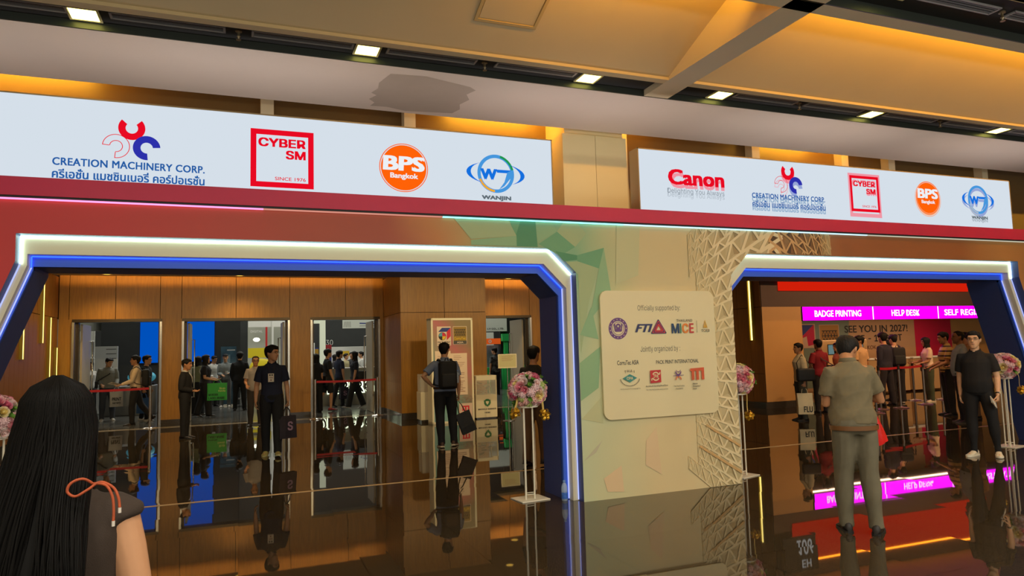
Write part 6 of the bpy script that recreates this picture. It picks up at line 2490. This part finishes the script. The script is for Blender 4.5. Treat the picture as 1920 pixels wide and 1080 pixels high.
t = thing('folded_leaflet', 'folded white leaflet in the hand of the person with white shoes', 'leaflet', q + V((-.05, -.02, -.03)), P['ang'])
c = MB(mat('paper_white', (214, 206, 190), .7))
for k in range(3):
    c.box(-.003 + .004 * k, 0 + .004 * k, -.06, .13, -.05, .05, M=Euler((.5, .25, .1 * k)).to_matrix().to_4x4())
c.build('sheets', t)

person('person in a grey-blue polo shirt and dark shorts, arms down, beside the queue', 12.72, 9.38, (-.72, .62), S=1.72, build=1.16, belly=.05, skin='dark', top=('polo', (142, 148, 158)), bottom=('trousers', (30, 30, 40)), shoes=((40, 34, 32), (90, 84, 76)), head=(6, -2), hair='receding',
       armL=((-.12, .0, -1), (.0, .14, -1)), armR=((.1, 0, -1), (0, .12, -1)), voxel=.009)
person('person in a yellow and brown striped shirt partly behind the grey-blue polo', 13.75, 10.45, (-.8, .5), S=1.72, build=1.05, skin='tan', top=('polo', (196, 160, 96)), bottom=('trousers', (30, 28, 30)), head=(0, -10), armL=((-.05, .3, -1), (.1, .9, -.4)), armR=((.1, .2, -1), (0, .9, -.4)))
_sh = [o for o in bpy.data.objects if o.name.startswith('polo_shirt') and o.parent and 'striped shirt' in o.parent.get('label', '')][0]
stm = bpy.data.materials.new('striped_cloth')
stm.use_nodes = True
_nt = stm.node_tree
_tc = _nt.nodes.new('ShaderNodeTexCoord')
_wv = _nt.nodes.new('ShaderNodeTexWave')
_wv.bands_direction = 'Z'
_wv.inputs['Scale'].default_value = 3.2
_wv.inputs['Distortion'].default_value = .2
_rp = _nt.nodes.new('ShaderNodeValToRGB')
_rp.color_ramp.interpolation = 'CONSTANT'
_rp.color_ramp.elements[0].color = lin((200, 160, 96))
_rp.color_ramp.elements[1].position = .72
_rp.color_ramp.elements[1].color = lin((58, 36, 24))
_nt.links.new(_tc.outputs['Object'], _wv.inputs[0])
_nt.links.new(_wv.outputs['Fac'], _rp.inputs[0])
_nt.links.new(_rp.outputs[0], _nt.nodes['Principled BSDF'].inputs['Base Color'])
_sh.data.materials.clear()
_sh.data.materials.append(stm)
person('person with dark hair behind the white-shoed person\'s shoulder', 13.6, 9.85, (-.8, .35), S=1.70, skin='mid', top=('tee', (176, 140, 104)), bottom=('trousers', (120, 92, 66)), hair='short', head=(0, -14), armL=((-.1, .2, -1), (.3, .9, .3)), armR=((.1, .2, -1), (0, .9, -.2)))
P = person('person in a white tee and green trousers with dark bobbed hair in the queue', 16.30, 12.90, (-.85, .5), S=1.62, female=True, hair='bob', skin='tan', top=('tee', (224, 196, 170)), bottom=('trousers', (72, 78, 54)), shoes=((220, 206, 180), (226, 214, 190)), head=(0, -6), armL=((-.05, .2, -1), (.0, .95, -.3)), armR=((.05, .3, -1), (0, .9, -.2)))
shoulder_bag('dark shoulder bag at the hip of the white tee in the queue', P, 1, (40, 30, 26), .26, .2, .08, .9)
P = person('person with face mask in a grey-blue blouse looking down in the queue', 16.05, 13.75, (-.9, .2), S=1.62, female=True, hair='bob', skin='fair', top=('shirt_long', (150, 140, 140)), bottom=('trousers', (60, 54, 50)), shoes=((60, 50, 46), None), head=(10, -30), mask=(206, 206, 206), armL=((-.05, .1, -1), (.2, .9, .1)), armR=((.05, .2, -1), (-.1, .9, .1)))
P = person('person in white shirt wearing a black backpack in the queue', 15.35, 13.05, (.45, .9), S=1.70, skin='mid', top=('tee', (212, 186, 150)), bottom=('wide', (30, 26, 30)), hair='short', shoes=((190, 180, 170), None), head=(20, -8))
backpack('black backpack on the white-shirted person in the queue', P, (26, 22, 28), .33, .46, .14, 1.18)
P = person('tall person in a navy jumper in the queue, seen from behind', 14.62, 12.72, (-.15, 1), S=1.76, build=1.08, skin='mid', top=('long', (38, 36, 54)), bottom=('trousers', (44, 38, 44)), hair='thick', shoes=((26, 22, 22), None), head=(-22, -4), armL=((-.16, -.04, -1), (.02, .18, -1)), legL=((-.1, .06, -1), (-.06, 0, -1)), legR=((.08, -.06, -1), (.05, -.1, -1)))
P = person('person in a black jacket and brown trousers in the queue', 14.35, 13.35, (.25, .95), S=1.64, build=1.05, skin='mid', top=('jacket', (26, 22, 26)), bottom=('trousers', (104, 80, 58)), hair='short', shoes=((120, 100, 80), (190, 170, 140)), collar=(26, 22, 26))
person('person in a beige tee at the front of the queue, head turned left', 13.55, 12.45, (-.1, 1), S=1.69, build=1.0, skin='tan', top=('tee', (214, 170, 124)), bottom=('trousers', (28, 26, 28)), hair='thick', head=(60, 0))
person('person in a red and white patterned top glimpsed beside the khaki grey shirt', 13.75, 13.3, (-.9, .3), S=1.55, female=True, hair='bob', skin='tan', top=('tee', (176, 96, 76)), bottom=('trousers', (40, 36, 36)))
P = person('person in a dark red shirt with a crossbody bag facing the kiosks', 12.15, 12.3, (.1, 1), S=1.64, skin='dark', top=('polo', (138, 20, 36)), bottom=('trousers', (36, 30, 30)), hair='short', armL=((-.25, .05, -1), (.1, .5, -.9)), armR=((.2, .15, -1), (-.1, .9, -.1)))
shoulder_bag('small black crossbody bag on the dark red shirt', P, 1, (26, 24, 26), .24, .18, .07, 1.02, -.10, True)
P = person('person in a pale flowered blouse facing left, standing by the beige wall', 10.74, 11.40, (-.80, .30), S=1.58, female=True, hair='short', skin='tan', top=('shirt', (206, 184, 148)), bottom=('trousers', (62, 62, 52)), shoes=((28, 26, 24), None), sleeve=.95, curlL=1.0, armL=((-.12, -.06, -1), (-.02, .1, -1)), build=1.02)
shoulder_bag('black shoulder bag under the arm of the flowered blouse', P, -1, (24, 24, 28), .36, .26, .12, 1.02, .0)
tote('white paper tote with black lettering held by the person in the flowered blouse', P, -1, .30, .42, .13, (222, 204, 164), 'paper_bag', handle=.13, yaw=1.45, words=[('FLU', -.15, .42, .1, .38, M_INKK)])

# ---------- long-haired person in front of the camera
P = person('person with very long black hair and sleeveless dark top in the near left corner', -.415, 2.02, (-.02, 1), S=1.565, build=1.03, loose=1.0, female=True, skin='mid', hair='bald', top=('tee', (50, 37, 28)), sleeve=.03, bottom=('trousers', (34, 30, 30)), voxel=.005, fold=.004,
           armR=((.20, .02, -1), (.03, .25, -1)), armL=((-.2, .05, -1), (-.02, .3, -1)), cat='person')
# long hair: a shell under many fine strands, parted at the crown
def long_hair(P):
    root, HM, k = P['root'], P['HM'], P['k']
    g = random.Random(2)
    hm = mat('long_black_hair', (7, 5, 4), .6, spec=.14, noise=.35, scale=120, stretch=(1, 1, .04))
    crown = (0, .012)
    bot = .90

    def path(th, dth, out, n=13, length=1.0):
        """one lock: from the parting over the skull and down the back; th from forward"""
        pts = []
        for i in range(n):
            u = i / (n - 1) * length
            if u < .32:
                f = 1.0 - (u / .32) ** 1.25 * .42
                p = HM @ (head_at(th, f) + (head_at(th, f) - V((0, -.005, .5 * HH))).normalized() * (out + .004)) + V((0, 0, .016 * (1 - u / .32) ** 2))
            else:
                v = (u - .32) / .68
                base = head_at(th, .58)
                d = V((base.x, base.y + .008, 0))
                sd = math.copysign(1, d.x) if abs(d.x) > 1e-4 else 0
                q = HM @ (base + d.normalized() * (out + .006))
                # swell around the neck, then spread over the shoulders and back
                wave = .010 * math.sin(v * 7 + dth * 9)
                ax = abs(math.sin(th))
                x = q.x + sd * ((.0 * v + .012 * ax * v ** 1.5) if sd > 0 else (.065 * v + .06 * ax * v ** 1.5)) + wave * .6
                yb = -.118 - .035 * math.sin(min(1, v * 1.5) * math.pi / 2)
                y = q.y + (min(q.y, yb - .03 * (1 - ax) - out) - q.y) * min(1, v * 1.7) ** .8 + wave * .3
                if d.y > 0:
                    y = q.y + (-.06 - q.y) * min(1, v * 1.5)
                z = q.z - v * (.60 + .06 * math.sin(dth * 5))
                p = V((x, y, z))
            pts.append(p)
        return pts
    # shell
    c = MB(hm)
    ths = [R(58 + 244 * j / 60) for j in range(61)]
    cols = [path(th, 0, .002, 17) for th in ths]
    rows = [[cols[j][i] for j in range(61)] for i in range(17)]
    c.grid(rows, None, True)
    # hairline in front of the parting
    fr = [[HM @ (head_at(R(-58 + 116 * j / 20), 1 - .2 * (i / 6)) + (head_at(R(-58 + 116 * j / 20), 1 - .2 * (i / 6)) - V((0, 0, .5 * HH))).normalized() * .006) for j in range(21)] for i in range(7)]
    c.grid(fr, None, True)
    c.build('hair', root)
    hairo = [o for o in root.children if o.name.startswith('hair')][0]
    c = MB(hm)
    for q in range(1300):
        th = R(52 + 256 * g.random())
        pts = path(th + g.uniform(-.02, .02), g.random(), .003 + .008 * g.random(), 12, g.uniform(.86, 1.0))
        c.tube(pts, [.0018] * 3 + [.0024] * 6 + [.0018, .0012, .0006], 5, None)
    c.build('strands', hairo)
    o = hairo.children[0]
    o['kind'] = 'stuff'


long_hair(P)
# orange drawstring cord tied at the right shoulder
oc = mat('orange_cord', (164, 70, 30), .7, noise=.2, scale=60)
tpf = P['tp']
s0 = tpf(.108, -.080, 1.41) + V((.004, -.045, .05))
def curve_through(p, n=6):
    out = []
    for i in range(len(p) - 1):
        a, b_, c_, d = p[max(i - 1, 0)], p[i], p[i + 1], p[min(i + 2, len(p) - 1)]
        for q in range(n):
            t = q / n
            out.append(.5 * ((2 * b_) + (c_ - a) * t + (2 * a - 5 * b_ + 4 * c_ - d) * t * t + (3 * b_ - a - 3 * c_ + d) * t ** 3))
    return out + [p[-1]]


c = MB(oc)
c.tube(curve_through([s0, s0 + V((-.022, -.012, .018)), s0 + V((-.045, -.018, .012)), s0 + V((-.052, -.020, -.006)), s0 + V((-.036, -.022, -.018)), s0 + V((-.012, -.018, -.006)), s0 + V((.012, -.012, .008)), s0 + V((.038, -.014, -.006)), s0 + V((.050, -.02, -.028)), s0 + V((.054, -.024, -.052))]), .0031, 8)
c.tube(curve_through([s0 + V((.0, -.012, .006)), s0 + V((.024, -.016, .0)), s0 + V((.038, -.022, -.025)), s0 + V((.042, -.026, -.055)), s0 + V((.042, -.028, -.080))]), .0031, 8)
cd = c.build('drawstring_cord', P['root'])
c = MB(mat('cord_tip', (206, 196, 184), .4))
for e in ((.054, -.024, -.052), (.042, -.028, -.080)):
    c.tube([s0 + V(e), s0 + V((e[0], e[1], e[2] - .012))], .0036, 8)
c.build('cord_tip', cd)

finish_fusing()

# ------------------------------------------------------------------ light
WARM = (1.0, .74, .42)
AMBER = (1.0, .46, .03)
w = bpy.data.worlds.new('hall_ambience')
SC.world = w
w.use_nodes = True
w.node_tree.nodes['Background'].inputs[0].default_value = (1.0, .95, .80, 1)
w.node_tree.nodes['Background'].inputs[1].default_value = .75

for x in (-1.25, 1.15, 3.57, 5.33, 7.74, 10.2):
    spot('slot_lamp', (x, 6.60, 4.55), 45, WARM, 120)
for x in (5.3, 8.0, 2.6, -.2):
    spot('crossbeam_lamp', (x, 4.14, 4.56), 45, WARM, 120)
for x in (-2, 1, 4, 7, 10):
    area('lobby_lamp', (x, .6, 4.85), (0, 0, 0), .8, .8, 72, (1, .94, .80))
    area('lobby_lamp', (x, -3.0, 4.85), (0, 0, 0), .8, .8, 72, (1, .94, .80))
# unseen fill lights, added behind the viewpoint and above the portal to brighten the ceiling
for x in (-5, -1.5, 2, 5.5, 9, 12.5):
    area('ceiling_fill', (x, -2.2, 1.9), (R(155), 0, 0), .5, .5, 56, (1, .94, .78))
for x in (-3.5, 0, 3.7, 7.3, 11):
    area('soffit_fill', (x, 7.12, 3.2), (R(174), 0, 0), 2.8, .1, 11, (1, .90, .86))  # unseen fill added over the portal to lift the soffit
# amber coves behind the cross beam and above the soffit
area('cove_lamp', (14.3, 4.64, 4.86), (R(138), 0, 0), 19, .05, 480, AMBER)
area('cove_lamp', (3.2, 4.64, 4.86), (R(138), 0, 0), 2.0, .05, 50, AMBER)
for x, L, e in ((-2.6, 1.9, 40), (3.4, 1.3, 32), (5.3, .4, 8), (8.7, 1.4, 26)):
    area('cove_lamp', (x, 8.3, 4.98), (R(75), 0, 0), L, .06, e, AMBER)
# vestibule
for x in (-2.85, .0, 7.05):
    spot('vestibule_spot', (x, 18.3, 3.55), 110, (1, .66, .28), 130)
area('header_cove', (-.15, 18.5, 3.84), (R(55), 0, 0), 7.4, .06, 44, (1, .56, .15))
area('header_cove', (7.4, 18.5, 3.84), (R(55), 0, 0), 2.8, .06, 26, (1, .56, .15))
for x in (-3.0, -.6, 1.8, 4.2, 6.6, 9.0):
    spot('vestibule_spot', (x, 12.6, 3.55), 170, (1, .76, .40), 120, rot=(R(52), 0, 0), size=.06)  # tilted row added to brighten the wood pier
for x in (-2.0, 1.0, 4.0, 10.0):
    spot('vestibule_spot', (x, 10.0, 3.55), 60, (1, .76, .42), 125, size=.06)
for y in (12.4, 15.4, 17.4):
    spot('slat_wall_fill', (-2.2, y, 3.55), 70, (1, .76, .42), 120, rot=(0, R(48), 0), size=.06)  # spots added to brighten the slatted wall
for x in (12.6, 15.5, 18.5):
    spot('registration_fill', (x, 10.3, 4.08), 260, (1, .60, .30), 120, rot=(R(45), 0, 0), size=.06)  # tilted spots added to brighten the registration walls
area('desk_lamp', (17.5, 15.2, 2.44), (0, 0, 0), 7.0, .2, 50, (1, .60, .34))
# exhibition hall
for x, y in ((-2, 24), (3, 26), (9, 25), (2, 32), (-6, 29), (9, 32)):
    area('hall_lamp', (x, y, 7.8), (0, 0, 0), 2.2, 2.2, 270, (1, .98, .86))

# ------------------------------------------------------------------ camera
f, yaw, pit, rol = 1315.9, R(21.297), R(4.968), R(-1.613)
fw = V((math.sin(yaw) * math.cos(pit), math.cos(yaw) * math.cos(pit), math.sin(pit)))
rt = V((math.cos(yaw), -math.sin(yaw), 0))
up = rt.cross(fw)
r2 = rt * math.cos(rol) + up * math.sin(rol)
u2 = -rt * math.sin(rol) + up * math.cos(rol)
cam = bpy.data.cameras.new('camera')
co = bpy.data.objects.new('camera', cam)
COL.objects.link(co)
m3 = Matrix((r2, u2, -fw)).transposed()
co.matrix_world = Matrix.Translation((0, 0, 1.62)) @ m3.to_4x4()
cam.sensor_width = 36
cam.lens = f * 36 / 1920
cam.clip_start = .05
cam.clip_end = 200
SC.camera = co
vs = SC.view_settings
vs.view_transform = 'Standard'
vs.look = 'None'
vs.gamma = 1
vs.exposure = 0
vs.use_curve_mapping = False
SC.cycles.use_denoising = True
SC.cycles.max_bounces = 8
SC.cycles.diffuse_bounces = 4
SC.cycles.glossy_bounces = 4
SC.cycles.transparent_max_bounces = 8
SC.cycles.sample_clamp_indirect = 6
